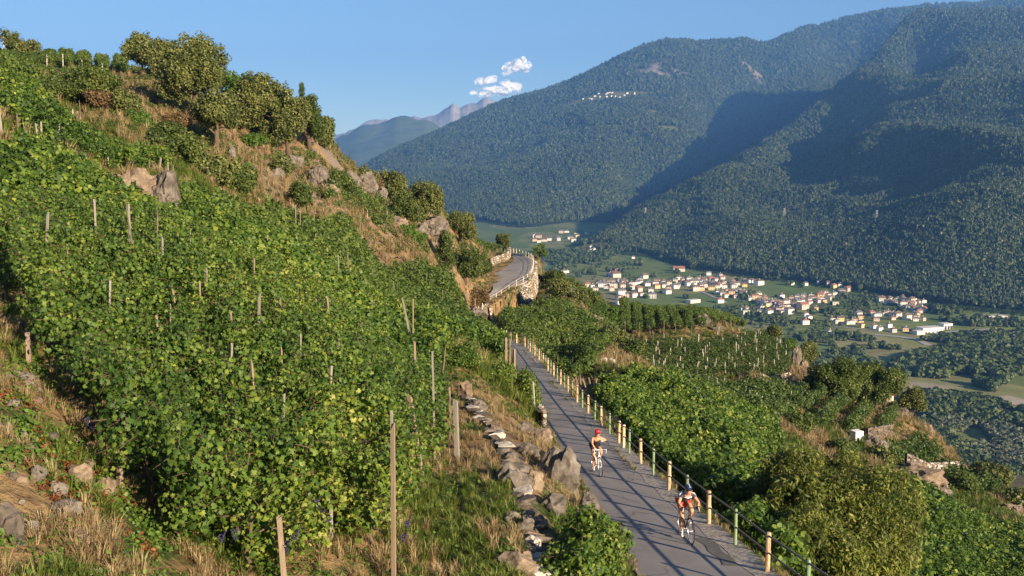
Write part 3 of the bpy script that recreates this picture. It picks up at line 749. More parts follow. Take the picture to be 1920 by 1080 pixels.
M['concrete'] = plain('pale_concrete', (0.38, 0.35, 0.31), 0.9, 0.2, 5)
def stake_px(px, py, Y, h, r=0.04, kind='pole', lean=(0, 0), label=None, group=None, name='wooden_stake'):
    x = float(side_of(px, py)) * Y
    return stake(x, Y, h, r, kind, lean, label, group, name=name)

# clump libraries for trees and bushes
G['olive'] = scatter_group('olive_sprays', [clump('ospray%d' % i, 46, 0.62, 0.27, OVAL_LEAF, M['olive'], 400 + i, up=0.25) for i in range(6)])
G['shrub'] = scatter_group('shrub_sprays', [clump('sspray%d' % i, 44, 0.55, 0.24, QUAD_LEAF, M['shrub'], 420 + i, up=0.25) for i in range(6)])
G['weed'] = scatter_group('weed_sprays', [clump('wspray%d' % i, 30, 0.35, 0.2, QUAD_LEAF, M['weed'], 440 + i, up=0.4) for i in range(4)])
G['rust'] = scatter_group('rust_sprays', [clump('rspray%d' % i, 34, 0.5, 0.2, QUAD_LEAF, M['rust'], 460 + i, up=0.2) for i in range(3)])
G['chestnut'] = scatter_group('chestnut_sprays', [clump('cspray%d' % i, 48, 0.36, 0.155, LONG_LEAF, M['chestnut'], 480 + i, up=0.45, fold=0.35, droop=0.5, twigs=4, twig_mat=M['twig']) for i in range(8)])
G['forest'] = scatter_group('valley_tree_sprays', [clump('fspray%d' % i, 60, 2.2, 1.25, QUAD_LEAF, M['forest'], 500 + i, up=0.2, hollow=0.4) for i in range(5)])
G['willow'] = scatter_group('willow_sprays', [clump('lspray%d' % i, 60, 2.2, 1.15, QUAD_LEAF, M['willow'], 520 + i, up=0.2, hollow=0.4) for i in range(4)])
def trunk_mesh(h, r, spread, seed, limbs=6):
    rg = random.Random(seed); mb = MB()
    b = (rg.uniform(-.06, .06) * h, rg.uniform(-.06, .06) * h)
    mb.tube([(0, 0, -.4), (b[0] * .4, b[1] * .4, h * .3), (b[0], b[1], h * .65), (b[0] * .8, b[1], h * .95)], [r * 1.25, r, r * .6, r * .15], 8)
    for i in range(limbs):
        a = i * 2.4 + rg.random(); s = h * rg.uniform(.25, .6); l = spread * rg.uniform(.5, .85)
        p0 = Vector((b[0] * s / h, b[1] * s / h, s)); d = Vector((math.cos(a), math.sin(a), rg.uniform(.4, .9)))
        mb.tube([p0, p0 + d * l * .5 + Vector((0, 0, .05 * h)), p0 + d * l], [r * .45, r * .28, r * .08], 5)
    return mb
def crown_points(cx, cy, z0, z1, w, n, seed, lobes=9, depth=None):
    rg = np.random.default_rng(seed); depth = depth or w
    h = z1 - z0; out = []; per = n // lobes
    for i in range(lobes):
        th = rg.uniform(0, 2 * math.pi); ph = rg.uniform(-.7, 1.0); rr = rg.uniform(.32, .72) if i else 0
        c = np.array([cx + math.cos(th) * w / 2 * rr * math.sqrt(max(0, 1 - ph * ph * .6)), cy + math.sin(th) * depth / 2 * rr, (z0 + z1) / 2 + ph * h / 2 * .6])
        lr = np.array([w / 2, depth / 2, h / 2]) * rg.uniform(.26, .50) if i else np.array([w / 2, depth / 2, h / 2]) * .60
        d = rg.normal(size=(per, 3)); d /= np.linalg.norm(d, axis=1)[:, None]
        out.append(c + d * lr * (rg.uniform(.55, 1.08, per) ** .6)[:, None])
    return np.concatenate(out)
SEED = [1000]
def tree(x, y, h, w, grp, label, cat='tree', group=None, trunk_h=None, n=420, scale=1.0, lobes=9, name='broadleaf_tree', z=None, r=None, limbs=6, depth=None, low=0.18, size=None):
    SEED[0] += 1; z = float(ground(x, y)) if z is None else z
    root = empty(name, (x, y, z), 0, label, cat, group)
    trunk_mesh(h * .9, r or (0.035 * h + .03), w * .5, SEED[0], limbs).obj('trunk', M['bark'], root, True)
    p = crown_points(0, 0, h * low, h, w, n, SEED[0], lobes, depth)
    o = scatter('crown', p, rand_turn(len(p), 0.6), RNG.uniform(.7, 1.25, len(p)) * scale, G[grp], root)
    return root
def tree_px(px, py, Y, hpx, wpx, grp, label, **k):
    """tree whose foot is seen at px,py at distance Y; size given in photograph pixels"""
    x = float(side_of(px, py)) * Y
    return tree(x, Y, hpx / FPX * Y, wpx / FPX * Y, grp, label, **k)

# ---------------------------------------------------------------- road, kerb and cracks
rv, rf, kv, kf = [], [], [], []
for i in range(len(RD)):
    l, r = RD[i, :3], RD[i, 3:]; wd = RDIR[i]
    e0 = 0.06 * math.sin(i * .9) + 0.05 * math.sin(i * .37 + 1)
    c = (l + r) / 2
    rv += [(l[0] - wd[0] * (.05 + e0), l[1] - wd[1] * (.05 + e0), l[2] - 0.01), (c[0], c[1], c[2] + .03), (r[0] - wd[0] * .42, r[1] - wd[1] * .42, r[2])]
    k = [(-.46 - .05 * math.sin(i * 1.3), -.06), (-.44 - .05 * math.sin(i * 1.3), .008), (.16, .035), (.22, .045), (.22, -.6)]
    kv += [(r[0] + wd[0] * a, r[1] + wd[1] * a, r[2] + b) for a, b in k]
    if i:
        b = (i - 1) * 3; rf += [(b, b + 1, b + 4, b + 3), (b + 1, b + 2, b + 5, b + 4)]
        b = (i - 1) * 5; kf += [(b + j, b + j + 1, b + j + 6, b + j + 5) for j in range(4)]
tag(mesh_obj('road', rv, rf, M['asphalt'], smooth=True), 'narrow grey asphalt hill road', kind='structure')
tag(mesh_obj('kerb', kv, kf, M['kerb']), 'pale rough concrete verge under the railing', kind='structure')
# tar seams on the bend
def ribbon(pts, w, name, mat, parent=None):
    V, F = [], []
    for i, p in enumerate(pts):
        a, b = np.array(pts[max(i - 1, 0)]), np.array(pts[min(i + 1, len(pts) - 1)]); d = (b - a)[:2]; d = d / (np.linalg.norm(d) + 1e-9); n = np.array([-d[1], d[0]])
        V += [(p[0] + n[0] * w / 2, p[1] + n[1] * w / 2, p[2]), (p[0] - n[0] * w / 2, p[1] - n[1] * w / 2, p[2])]
        if i: F.append((2 * i - 2, 2 * i - 1, 2 * i + 1, 2 * i))
    return mesh_obj(name, V, F, mat, parent)
def on_road(i, f, dz=.022):
    l, r = RD[i, :3], RD[i, 3:]; p = l + (r - l) * f; return (p[0], p[1], p[2] + dz + .03 * (1 - abs(f - .5) * 2))
bi = [i for i in range(len(RD)) if RC[i, 1] > 158 and RC[i, 1] < 214]
# broken patch beside the first rider
pt = []
for Y in np.linspace(23.6, 26.2, 9):
    k = np.argmin(np.abs(RC[:, 1] - Y)); f_ = np.interp(Y, RD[:, 4], RD[:, 3]); pt.append((f_ - .68 + .05 * math.sin(Y * 5), Y, road_z(Y) + .024))
tag(ribbon(pt, .34, 'road_patch', M['crack']), 'dark strip of worn tar beside the verge', kind='structure')

# ---------------------------------------------------------------- railings
M['post_orange'] = None
def post_mat(name, col, rust):
    m, nt, b = new_mat(name)
    g = nt.nodes.new('ShaderNodeNewGeometry')
    mp = nt.nodes.new('ShaderNodeMapping'); mp.inputs['Scale'].default_value = (14, 14, 3); nt.links.new(g.outputs['Position'], mp.inputs[0])
    n = noise(nt, 1.0, 5, 0.7, vec=mp.outputs[0])
    c = ramp(nt, n, [(0.38, rust), (0.50, col), (0.75, tuple(min(1, x * 1.15) for x in col))])
    nt.links.new(c, b.inputs['Base Color']); b.inputs['Roughness'].default_value = 0.55
    return m
M['post_orange'] = post_mat('post_cream_orange_paint', (0.50, 0.37, 0.235), (0.30, 0.165, 0.09))
M['post_cream'] = post_mat('post_cream_paint', (0.66, 0.55, 0.33), (0.40, 0.22, 0.10))
M['post_green'] = post_mat('post_green_paint', (0.19, 0.28, 0.15), (0.15, 0.17, 0.10))
M['post_white'] = post_mat('post_white_paint', (0.70, 0.66, 0.56), (0.45, 0.36, 0.25))
M['rail'] = post_mat('rusty_rail_paint', (0.13, 0.12, 0.105), (0.16, 0.075, 0.04))
M['rail_pale'] = post_mat('pale_rail_paint', (0.50, 0.47, 0.40), (0.30, 0.2, 0.13))
PM = {}
def post_mesh(key, r, h, mat):
    if key not in PM:
        mb = MB(); mb.tube([(0, 0, -.1), (0, 0, h - .03), (0, 0, h), (0, 0, h + .012)], [r, r, r * .9, r * .4], 10)
        mb.tube([(0, 0, h * .50 - .03), (0, 0, h * .50 + .03)], [r * 1.22, r * 1.22], 10); mb.tube([(0, 0, h * .88 - .03), (0, 0, h * .88 + .03)], [r * 1.22, r * 1.22], 10)
        PM[key] = mb.obj('post', mat, link=False, smooth=False).data
    return PM[key]
def edge_at(Y):
    k = np.argsort(np.abs(RD[:, 4] - Y))[0]; return RD[k, 3:], RDIR[k]
def railing(pos, mats, label, rail_mat, h=0.95):
    root = empty('guard_railing', tuple(pos[0][0]), 0, label, 'railing')
    o0 = Vector(pos[0][0])
    for (p, k) in pos:
        o = bpy.data.objects.new('post', post_mesh(k, .062 if k in ('post_orange', 'post_cream') else .046, h, M[k])); COL.objects.link(o); o.parent = root
        o.location = Vector(p) - o0; o.rotation_euler = (random.uniform(-.02, .02), random.uniform(-.02, .02), random.uniform(0, 6))
        o.name = 'post'
    for f, rr in ((.93, .024), (.49, .024)):
        mb = MB(); mb.tube([Vector(p) - o0 + Vector((0, 0, h * f + random.uniform(-.008, .008))) for p, k in pos], rr, 6)
        mb.obj('rail', rail_mat, root, True)
    return root
pos = []
Ys = [11.6, 13.9, 16.2, 18.5, 20.8, 23.1, 25.5, 27.7, 30.0, 32.2, 34.6, 36.8, 39.1, 40.3, 41.4, 43.8, 46.2, 48.2, 50.5] + [52.8 + 2.3 * i for i in range(20)]
kinds = ['post_orange', 'post_green'] * 30
seq = []
ki = 1
for Y in Ys:
    if abs(Y - 40.3) < .01: seq.append('post_cream'); continue
    seq.append(kinds[ki]); ki += 1
k0 = seq[Ys.index(23.1)]
if k0 != 'post_orange': seq = [{'post_orange': 'post_green', 'post_green': 'post_orange'}.get(k, k) for k in seq]
for Y, k in zip(Ys, seq):
    if Y > 97.5: break
    if Y < 90: x = float(np.interp(Y, [a for a, _ in RR], [b for _, b in RR])); z = road_z(Y)
    else: (x, _, z), _ = edge_at(Y)
    pos.append(((x, Y, z + .04), k))
d0 = 0
for i in range(len(RD)):
    if RC[i, 1] > 99 and RC[i, 1] < 150:
        p = RD[i, 3:]
        if np.linalg.norm(p[:2] - np.array(pos[-1][0][:2])) > 2.4: pos.append(((p[0], p[1], p[2] + .04), ['post_cream', 'post_green', 'post_white'][len(pos) % 3]))
railing(pos, None, 'pipe railing on alternating orange and green posts beside the lower road', M['rail'])
pos = []
for i in range(len(RD)):
    if RC[i, 1] > 152:
        p = RD[i, 3:]
        if not pos or np.linalg.norm(p[:2] - np.array(pos[-1][0][:2])) > 2.3: pos.append(((p[0], p[1], p[2] + .04), 'post_white'))
railing(pos, None, 'white post railing around the outside of the upper road bend', M['rail_pale'], 1.0)

# ---------------------------------------------------------------- vineyards
def W3(lst): return [P(px, py, Y) for px, py, Y in lst]
def Hh(lst, h=0.0, ymin=0):
    out = []
    for px, py in lst:
        q = hit(px, py, h=h, ymin=ymin)
        if q: out.append(q)
    return out
A = W3([(375,1070,14.5),(560,1070,15.6),(735,1076,17.0),(775,980,20.0),(800,895,23.8),(835,850,27),(825,760,33),(820,700,42),(850,668,49),(945,707,52.5),(946,655,62),(935,618,82),(905,590,112),(850,548,120),(720,490,103),(640,478,96),(550,410,81),(350,345,61),(340,400,52),(240,395,47),(170,320,50),(150,300,50),(0,288,44),(-120,300,40),(-90,420,30),(20,520,24.6),(60,610,20.5),(120,760,17.6),(240,930,15.4)])
rows = rows_in(A, R(27), 1.45, phase=.35)
rng_rows = sorted(rows, key=lambda r: (r[0][1] + r[1][1]))
def rock_hole(x, y):
    cx, cy, _ = P(265, 345, 48); return ((x - cx) / 2.2) ** 2 + ((y - cy) / 3.0) ** 2 < 1
near_rows = []
for i, (a, b) in enumerate(rng_rows):
    m = (a[1] + b[1]) / 2
    label = 'row of dark green leafy vines on the big left slope'
    grp, dens, cs = ('vine_near', 24, 1.0) if m < 36 else (('vine_mid', 15, 1.0) if m < 62 else ('vine_far', 9, 1.0))
    # long rows are planted in blocks of about 14 m, each block a row of its own
    r = vine_row(a, b, 1.75, .46, dens, grp, label, 'vine rows on the big left slope', zlo=.42, clump_scale=cs, kill=rock_hole)
    if r is not None and m < 36: near_rows.append((r, a, b))
def field(poly, ang, sp, H, W, dens, grp, label, group, zlo=.4, cs=1.0, rough=.10):
    out = []
    for a, b in rows_in(poly, ang, sp):
        r = vine_row(a, b, H, W, dens, grp, label, group, zlo=zlo, clump_scale=cs, rough=rough)
        if r is not None: out.append((r, a, b))
    return out
field(W3([(1136,735,56),(1180,790,48),(1250,850,41),(1330,905,37),(1370,960,34),(1430,900,46),(1440,860,54),(1460,800,66),(1450,765,76),(1360,720,80),(1260,712,78),(1180,700,74),(1132,700,70)]), R(62), 1.5, 1.6, .50, 17, 'vine_mid', 'row of bright green vines just below the orange and green railing', 'vine rows below the railing')
C1b = field(W3([(1380,1010,30),(1480,1078,28),(1560,1078,31),(1470,960,40),(1400,930,40)]), R(62), 1.6, 1.4, .5, 15, 'vine_mid', 'row of vines in the shade between railing and big tree', 'vine rows by the big tree')
C2 = field(W3([(1045,705,80),(1090,706,72),(1135,660,98),(1150,640,112),(1110,618,130),(1060,592,146),(1000,578,150),(945,600,142),(935,608,132),(945,632,112),(1010,650,98),(1020,670,90)]), R(40), 1.7, 1.5, .55, 9, 'vine_far', 'row of vines between the lower road and the bend', 'vine rows under the bend')
C3 = field(W3([(1015,520,198),(1060,530,196),(1110,560,182),(1150,585,172),(1155,620,150),(1140,645,124),(1125,600,150),(1080,580,160),(1040,545,180)]), R(75), 1.9, 1.5, .6, 7, 'vine_far', 'row of vines on the spur below the bend', 'vine rows on the spur')
K1 = field(W3([(1160,622,158),(1300,628,158),(1340,610,166),(1400,610,176),(1360,590,192),(1260,572,202),(1160,572,202)]), R(84), 2.05, 1.9, .80, 18, 'vine_far', 'row of vines on the knoll top seen from its end', 'vine rows on the knoll top', zlo=1.15, cs=.72)
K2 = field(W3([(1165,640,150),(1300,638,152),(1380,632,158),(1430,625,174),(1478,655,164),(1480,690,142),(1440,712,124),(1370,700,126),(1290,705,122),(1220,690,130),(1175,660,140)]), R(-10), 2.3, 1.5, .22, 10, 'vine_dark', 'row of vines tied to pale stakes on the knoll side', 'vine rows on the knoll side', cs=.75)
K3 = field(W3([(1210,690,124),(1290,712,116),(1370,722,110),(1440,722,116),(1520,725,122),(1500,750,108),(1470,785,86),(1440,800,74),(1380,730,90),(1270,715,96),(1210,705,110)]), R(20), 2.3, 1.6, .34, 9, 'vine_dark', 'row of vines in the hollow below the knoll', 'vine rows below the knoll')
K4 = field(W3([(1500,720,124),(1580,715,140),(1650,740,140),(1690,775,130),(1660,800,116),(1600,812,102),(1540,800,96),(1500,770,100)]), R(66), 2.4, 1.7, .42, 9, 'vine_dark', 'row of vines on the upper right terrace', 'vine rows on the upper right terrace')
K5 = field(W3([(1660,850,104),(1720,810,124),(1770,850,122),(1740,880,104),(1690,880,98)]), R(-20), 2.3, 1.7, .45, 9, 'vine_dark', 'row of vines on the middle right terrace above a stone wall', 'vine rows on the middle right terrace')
K6 = field(W3([(1640,945,62),(1720,925,78),(1830,965,82),(1990,1040,75),(2000,1100,58),(1800,1100,46),(1690,1100,41),(1650,1010,50)]), R(25), 1.6, 1.5, .55, 13, 'vine_mid', 'row of dense vines in the lower right corner', 'vine rows in the lower right corner')
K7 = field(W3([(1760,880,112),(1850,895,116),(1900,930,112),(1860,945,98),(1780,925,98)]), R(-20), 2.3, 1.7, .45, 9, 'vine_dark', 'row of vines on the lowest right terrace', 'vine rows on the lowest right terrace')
T1 = field(W3([(-40,268,50),(120,280,55),(320,322,66),(300,300,70),(230,275,68),(170,240,72),(60,215,64),(-60,200,62)]), R(15), 1.9, 1.7, .5, 11, 'vine_mid', 'row of vines on the terrace above the big slope', 'vine rows on the upper left terrace')
T2 = field(W3([(-40,190,70),(70,200,72),(75,175,84),(-40,160,84)]), R(15), 2.0, 1.7, .5, 8, 'vine_far', 'row of vines high on the left edge', 'vine rows at the left edge')
T3 = field(W3([(-20,140,150),(60,139,150),(160,140,150),(238,152,145),(238,145,176),(150,130,190),(-20,130,190)]), R(112), 2.6, 2.0, .85, 20, 'vine_far', 'row of vines along the skyline seen from its end', 'vine rows on the left skyline', zlo=1.0, cs=.72)
T4 = field(W3([(70,158,118),(180,160,118),(180,150,128),(70,146,128)]), R(5), 2.2, 1.5, .5, 7, 'vine_far', 'low row of vines under the skyline rows', 'low vine rows under the skyline')
D1 = field(W3([(730,485,126),(800,455,146),(840,470,160),(800,475,142)]), R(60), 2.2, 1.4, .5, 7, 'vine_far', 'row of young vines on the small terrace by the crag', 'vine rows by the crag')
D2 = field(W3([(600,400,104),(700,425,126),(740,440,136),(720,400,148),(640,395,124)]), R(70), 2.3, 1.3, .5, 6, 'vine_far', 'row of thin vines under the rock slope', 'vine rows under the rock slope')
D3 = field(W3([(868,478,198),(945,476,212),(920,462,226),(860,450,210)]), R(10), 2.2, 1.6, .6, 7, 'vine_far', 'row of vines above the stone wall at the bend', 'vine rows above the bend wall')
print('STAGE vines', time.time() - T0, sum(len(c.data.vertices) for c in bpy.data.objects if c.name.startswith('foliage')))
# ---------------------------------------------------------------- bushes and trees of the hillside
U = 'ground'
for px, py, Y, hp, wp, g, lab, kw in [
 (45,140,163,60,74,'olive','wispy olive green shrub on the skyline at the far upper left',dict(name='shrub',n=260,low=.1)),
 (140,218,103,60,166,'shrub','wide dark green dome of bushes under the skyline vine rows',dict(name='bush',n=700,low=.02,lobes=12,limbs=5)),
 (198,208,101,42,56,'rust','brownish half bare bush at the right end of the dark dome',dict(name='bush',n=160,low=.05)),
 (240,210,101,44,48,'olive','small grey green bush beside the sandy path',dict(name='bush',n=150,low=.05)),
 (268,170,138,66,56,'olive','left and smaller of the two joined tree tops on the crest',dict(n=260)),
 (305,172,134,86,70,'olive','tall olive green tree top standing on the crest',dict(n=320)),
 (365,262,113,165,128,'olive','biggest olive green tree on the crest, silvery leaves lit from the right',dict(n=1000,lobes=14,low=.12)),
 (408,322,104,110,95,'olive','darker tree with a thin visible trunk under the biggest crest tree',dict(n=520,low=.3)),
 (445,262,132,98,62,'weed','bright yellow green tree top right of the biggest crest tree',dict(n=300,low=.1)),
 (492,300,126,130,118,'olive','broad olive tree in the middle of the crest',dict(n=640,lobes=12,low=.08)),
 (542,330,124,110,96,'olive','rounded olive tree above the dry rock slope',dict(n=480,low=.05)),
 (582,330,132,106,60,'shrub','green tree on the edge of the crest above the gap',dict(n=420,low=.05)),
 (612,330,138,70,30,'olive','narrow bush tree at the sharp end of the crest',dict(n=240,low=.05)),
 (606,250,143,46,44,'rust','rust coloured bush on the skyline of the crest',dict(name='bush',n=150,low=.05)),
 (480,276,118,28,56,'weed','bright green patch bush on the slope below the crest trees',dict(name='bush',n=160,low=.0)),
 (350,346,78,62,66,'shrub','green bush just above the grey crag in the vines',dict(name='bush',n=260,low=.0)),
 (400,360,84,66,90,'olive','olive bush at the top edge of the big vine slope',dict(name='bush',n=320,low=.0)),
 (452,366,88,50,60,'shrub','small bush at the foot of the dry slope',dict(name='bush',n=200,low=.0)),
 (310,292,88,56,84,'shrub','green bush left of the dry slope below the path',dict(name='bush',n=300,low=.0)),
 (262,262,94,40,60,'weed','light green bush below the sandy path',dict(name='bush',n=180,low=.0)),
 (330,250,104,44,50,'rust','brown bush at the edge of the sandy path',dict(name='bush',n=120,low=.0)),
 (560,392,98,44,50,'shrub','bush in front of the dry rock slope',dict(name='bush',n=180,low=.0)),
 (640,388,118,44,62,'shrub','dark bush on the right part of the rock slope',dict(name='bush',n=200,low=.0)),
 (528,352,112,36,40,'olive','grey bush among straw on the rock slope',dict(name='bush',n=120,low=.0)),
 (690,352,146,40,40,'olive','bush on the shoulder beneath the crest end',dict(name='bush',n=120,low=.0)),
 (704,388,148,46,34,'rust','reddish bush in the gap before the two dark trees',dict(name='bush',n=110,low=.0)),
 (735,400,152,74,66,'olive','left one of the two dark trees standing against the mountain',dict(n=420,low=.1)),
 (795,412,157,84,82,'olive','right one of the two dark trees standing against the mountain',dict(n=560,lobes=12,low=.08)),
 (762,436,146,58,54,'shrub','bushy tree in front of the two dark trees',dict(n=280,low=.02)),
 (778,478,136,42,92,'weed','low bright green bush on the small terrace by the crag',dict(name='bush',n=300,low=.0)),
 (862,478,176,62,66,'olive','round yellow green tree right of the pale crag',dict(n=420,low=.06)),
 (872,540,160,74,84,'shrub','dark bushy tree beside the inside of the bend',dict(n=520,lobes=11,low=.02)),
 (836,548,150,92,40,'shrub','tall narrow bush left of the dark tree by the bend',dict(n=240,low=.02)),
 (906,512,172,42,36,'shrub','small bush in front of the stone wall at the bend',dict(name='bush',n=140,low=.0)),
 (898,560,152,40,40,'rust','brown dry bush on the inner bank of the bend',dict(name='bush',n=120,low=.0)),
 (944,476,217,34,30,'olive','small tree behind the top of the bend',dict(n=140,low=.1)),
 (976,474,220,32,46,'olive','small spreading tree where the upper road disappears',dict(n=180,low=.1)),
 (1012,520,200,30,34,'weed','light green bush right of the retaining wall top',dict(name='bush',n=100,low=.0)),
 (965,575,160,36,36,'weed','green creeper bush on the wall under the white railing',dict(name='bush',n=220,low=.0)),
 (1040,540,192,28,44,'shrub','bush on the left part of the spur',dict(name='bush',n=120,low=.0)),
 (1076,556,184,40,60,'shrub','dark green bush in the middle of the spur',dict(name='bush',n=200,low=.0)),
 (1108,585,168,36,44,'shrub','dark bush low on the spur',dict(name='bush',n=150,low=.0)),
 (1140,625,156,54,40,'weed','bright bush at the right end of the spur',dict(name='bush',n=200,low=.0)),
 (1050,598,160,34,46,'olive','olive bush beside the dark gully',dict(name='bush',n=150,low=.0)),
 (1092,606,158,34,44,'olive','olive bush above the dry bank',dict(name='bush',n=140,low=.0)),
 (1150,668,112,42,56,'olive','yellowish bush below the dry bank',dict(name='bush',n=170,low=.0)),
 (1182,700,96,38,56,'shrub','bush between the stone heap and the knoll',dict(name='bush',n=180,low=.0)),
 (1440,652,172,40,48,'olive','yellow green tree on the far edge of the knoll',dict(n=180,low=.05)),
 (1478,662,170,34,38,'weed','bright yellow green tree at the right edge of the knoll',dict(n=150,low=.05)),
 (1512,712,160,62,44,'olive','brownish tree behind the standing rock at the end of the knoll',dict(n=240,low=.04)),
 (1560,782,122,92,112,'shrub','big round green tree on the upper right terrace',dict(n=760,lobes=12,low=.03)),
 (1640,792,128,94,110,'shrub','dense dark tree right of the big round terrace tree',dict(n=760,lobes=12,low=.03)),
 (1600,745,146,40,70,'shrub','tree top rising behind the terrace trees',dict(n=260,low=.05)),
 (1706,792,142,60,54,'olive','grey green tree on the right edge before the dark wood',dict(n=260,low=.08)),
 (1540,745,140,34,60,'olive','low tree left of the red roofed hut',dict(n=200,low=.03)),
 (1500,830,86,44,60,'shrub','bush above the big foreground tree',dict(name='bush',n=220,low=.0)),
 (1580,850,84,34,60,'shrub','bush left of the white tank',dict(name='bush',n=200,low=.0)),
 (1650,875,92,34,50,'olive','scrub bush behind the big foreground tree',dict(name='bush',n=160,low=.0)),
 (1858,905,108,52,86,'olive','olive bush on the lowest terrace at the right edge',dict(name='bush',n=320,low=.0)),
 (1800,940,98,34,70,'shrub','green bush right of the broken stone wall',dict(name='bush',n=240,low=.0)),
 (1905,975,100,34,50,'olive','bush at the right edge above the corner vines',dict(name='bush',n=160,low=.0)),
]:
    tree_px(px, py, Y, hp, wp, g, lab, **kw)
# the bare tall pine on the skyline
x, Y = float(side_of(567, 230)) * 144, 144
root = empty('slim_conifer', (x, Y, float(ground(x, Y))), 0, 'slim dark conifer alone on the skyline at the end of the crest', 'tree')
mb = MB(); mb.tube([(0, 0, -1), (.1, 0, 3), (0, 0, 6.3)], [.14, .09, .03], 6); mb.obj('trunk', M['bark'], root)
rg = np.random.default_rng(5); zz = rg.uniform(1.6, 6.3, 150); an = rg.uniform(0, 6.28, 150); rr = .85 * (1.15 - zz / 7) * rg.random(150) ** .5
o = scatter('crown', np.stack([np.cos(an) * rr, np.sin(an) * rr, zz], 1), rand_turn(150, .4), rg.uniform(.35, .6, 150), G['shrub'], root)
# the great tree beyond the railing
bt = tree(11.1, 34.6, 6.4, 6.8, 'chestnut', 'great leafy tree with drooping yellowish leaves beyond the railing', 'tree', n=3100, lobes=26, low=.02, r=.22, limbs=10, depth=6.0, z=-16.6)
tree(9.8, 31.5, 3.2, 3.2, 'chestnut', 'smaller leafy sapling leaning to the railing at the left foot of the great tree', n=700, lobes=9, low=.02, r=.1)
# bright bush at the bottom edge and creepers by the road
def leafy_bush(px, py, Y, w, h, dpt, n, label, grp='vine_near', cs=1.0, z=None):
    x = float(side_of(px, py)) * Y; SEED[0] += 1
    z0 = float(ground(x, Y)) if z is None else z
    root = empty('leafy_bush', (x, Y, z0), 0, label, 'bush')
    trunk_mesh(h * .8, .03, w * .4, SEED[0], 7).obj('trunk', M['bark'], root, True)
    p = crown_points(0, 0, .0, h, w, n, SEED[0], 10, dpt)
    scatter('crown', p, rand_turn(len(p), .6), RNG.uniform(.7, 1.1, len(p)) * cs, G[grp], root)
leafy_bush(1115, 1095, 20.0, 1.75, 1.55, 1.3, 210, 'bright green leafy bush at the bottom edge left of the road')
leafy_bush(1062, 1110, 18.6, 1.0, 1.0, 1.0, 80, 'low part of bright foliage left of the bright bush at the bottom edge')
leafy_bush(1232, 1100, 20.2, 1.1, .55, .8, 50, 'low leafy sprig poking up over the road at the bottom edge')
leafy_bush(988, 782, 48, 1.1, 1.9, 1.6, 210, 'dark vine bush climbing at the road edge beside a green pole')
leafy_bush(935, 765, 47, 2.2, 1.0, 1.4, 170, 'low dark creeper left of the vine bush at the road edge')
leafy_bush(868, 720, 45, 1.6, .9, 1.2, 110, 'small vine bush on the grass terrace', 'vine_near')

# ---------------------------------------------------------------- rocks
def rock_mat(name, c0, c1, c2):
    m, nt, b = new_mat(name)
    g = nt.nodes.new('ShaderNodeNewGeometry')
    n = noise(nt, 1.6, 6, 0.65, vec=g.outputs['Position']); n2 = noise(nt, 9, 5, 0.7, vec=g.outputs['Position'])
    c = ramp(nt, n, [(0.3, c0), (0.5, c1), (0.72, c2)])
    c = mixc(nt, 0.7, c, ramp(nt, n2, [(0.3, (0.3, 0.3, 0.3)), (0.7, (0.68, 0.68, 0.68))]), 'OVERLAY')
    nt.links.new(c, b.inputs['Base Color']); b.inputs['Roughness'].default_value = 0.9; b.inputs['Specular IOR Level'].default_value = 0.2
    bump(nt, b, n2, 0.8, 0.05); return m
M['rock'] = rock_mat('brown_grey_rock', (0.052, 0.044, 0.038), (0.125, 0.106, 0.088), (0.25, 0.215, 0.178))
M['rock_tan'] = rock_mat('tan_rock', (0.10, 0.072, 0.050), (0.20, 0.150, 0.105), (0.32, 0.25, 0.18))
M['rock_grey'] = rock_mat('grey_rock', (0.065, 0.057, 0.049), (0.145, 0.125, 0.105), (0.27, 0.24, 0.20))
M['rock_white'] = rock_mat('pale_rock', (0.30, 0.27, 0.23), (0.48, 0.44, 0.38), (0.66, 0.62, 0.55))
def rock_verts(seed, sub, strata=0.25):
    bm = bmesh.new(); bmesh.ops.create_icosphere(bm, subdivisions=sub, radius=1)
    rg = random.Random(seed); pl = []
    for _ in range(14):
        d = Vector((rg.gauss(0, 1), rg.gauss(0, 1), rg.gauss(0, 1))).normalized(); pl.append((d, rg.uniform(.62, .95)))
    for v in bm.verts:
        p = v.co.copy()
        for d, k in pl:
            t = p.dot(d)
            if t > k: p -= d * (t - k)
        n = float(fbm(np.array([p.x * 2.2 + seed]), np.array([p.y * 2.2 + p.z * 2.9]), seed, 4, True)[0])
        n2 = float(fbm(np.array([p.x * 6 + seed]), np.array([p.y * 5 + p.z * 7.5]), seed + 5, 3, True)[0])
        p *= 1 + .26 * n + .10 * n2 + strata * .16 * math.sin(p.z * 10 + seed + p.x * 4 + n * 3)
        v.co = p
    vs = [v.co.copy() for v in bm.verts]; fs = [tuple(v.index for v in f.verts) for f in bm.faces]; bm.free(); return vs, fs
def rock(px, py, Y, wp, hp, mat, label, cat='rock', sub=4, dr=1.0, tilt=0.0, name='rock_outcrop', group=None):
    """rock whose foot is seen at px,py"""
    SEED[0] += 1; x = float(side_of(px, py)) * Y; w, h = wp / FPX * Y, hp / FPX * Y
    if Y > 100: w *= .66; h *= .58
    vs, fs = rock_verts(SEED[0], sub); z = float(ground(x, Y))
    o = mesh_obj(name, [(v.x * w * .55, v.y * w * .55 * dr, v.z * h * .75) for v in vs], fs, M[mat])
    o.location = (x, Y, z + h * .28); o.rotation_euler = (0, tilt, random.uniform(-.3, .3))
    return tag(o, label, cat, group)
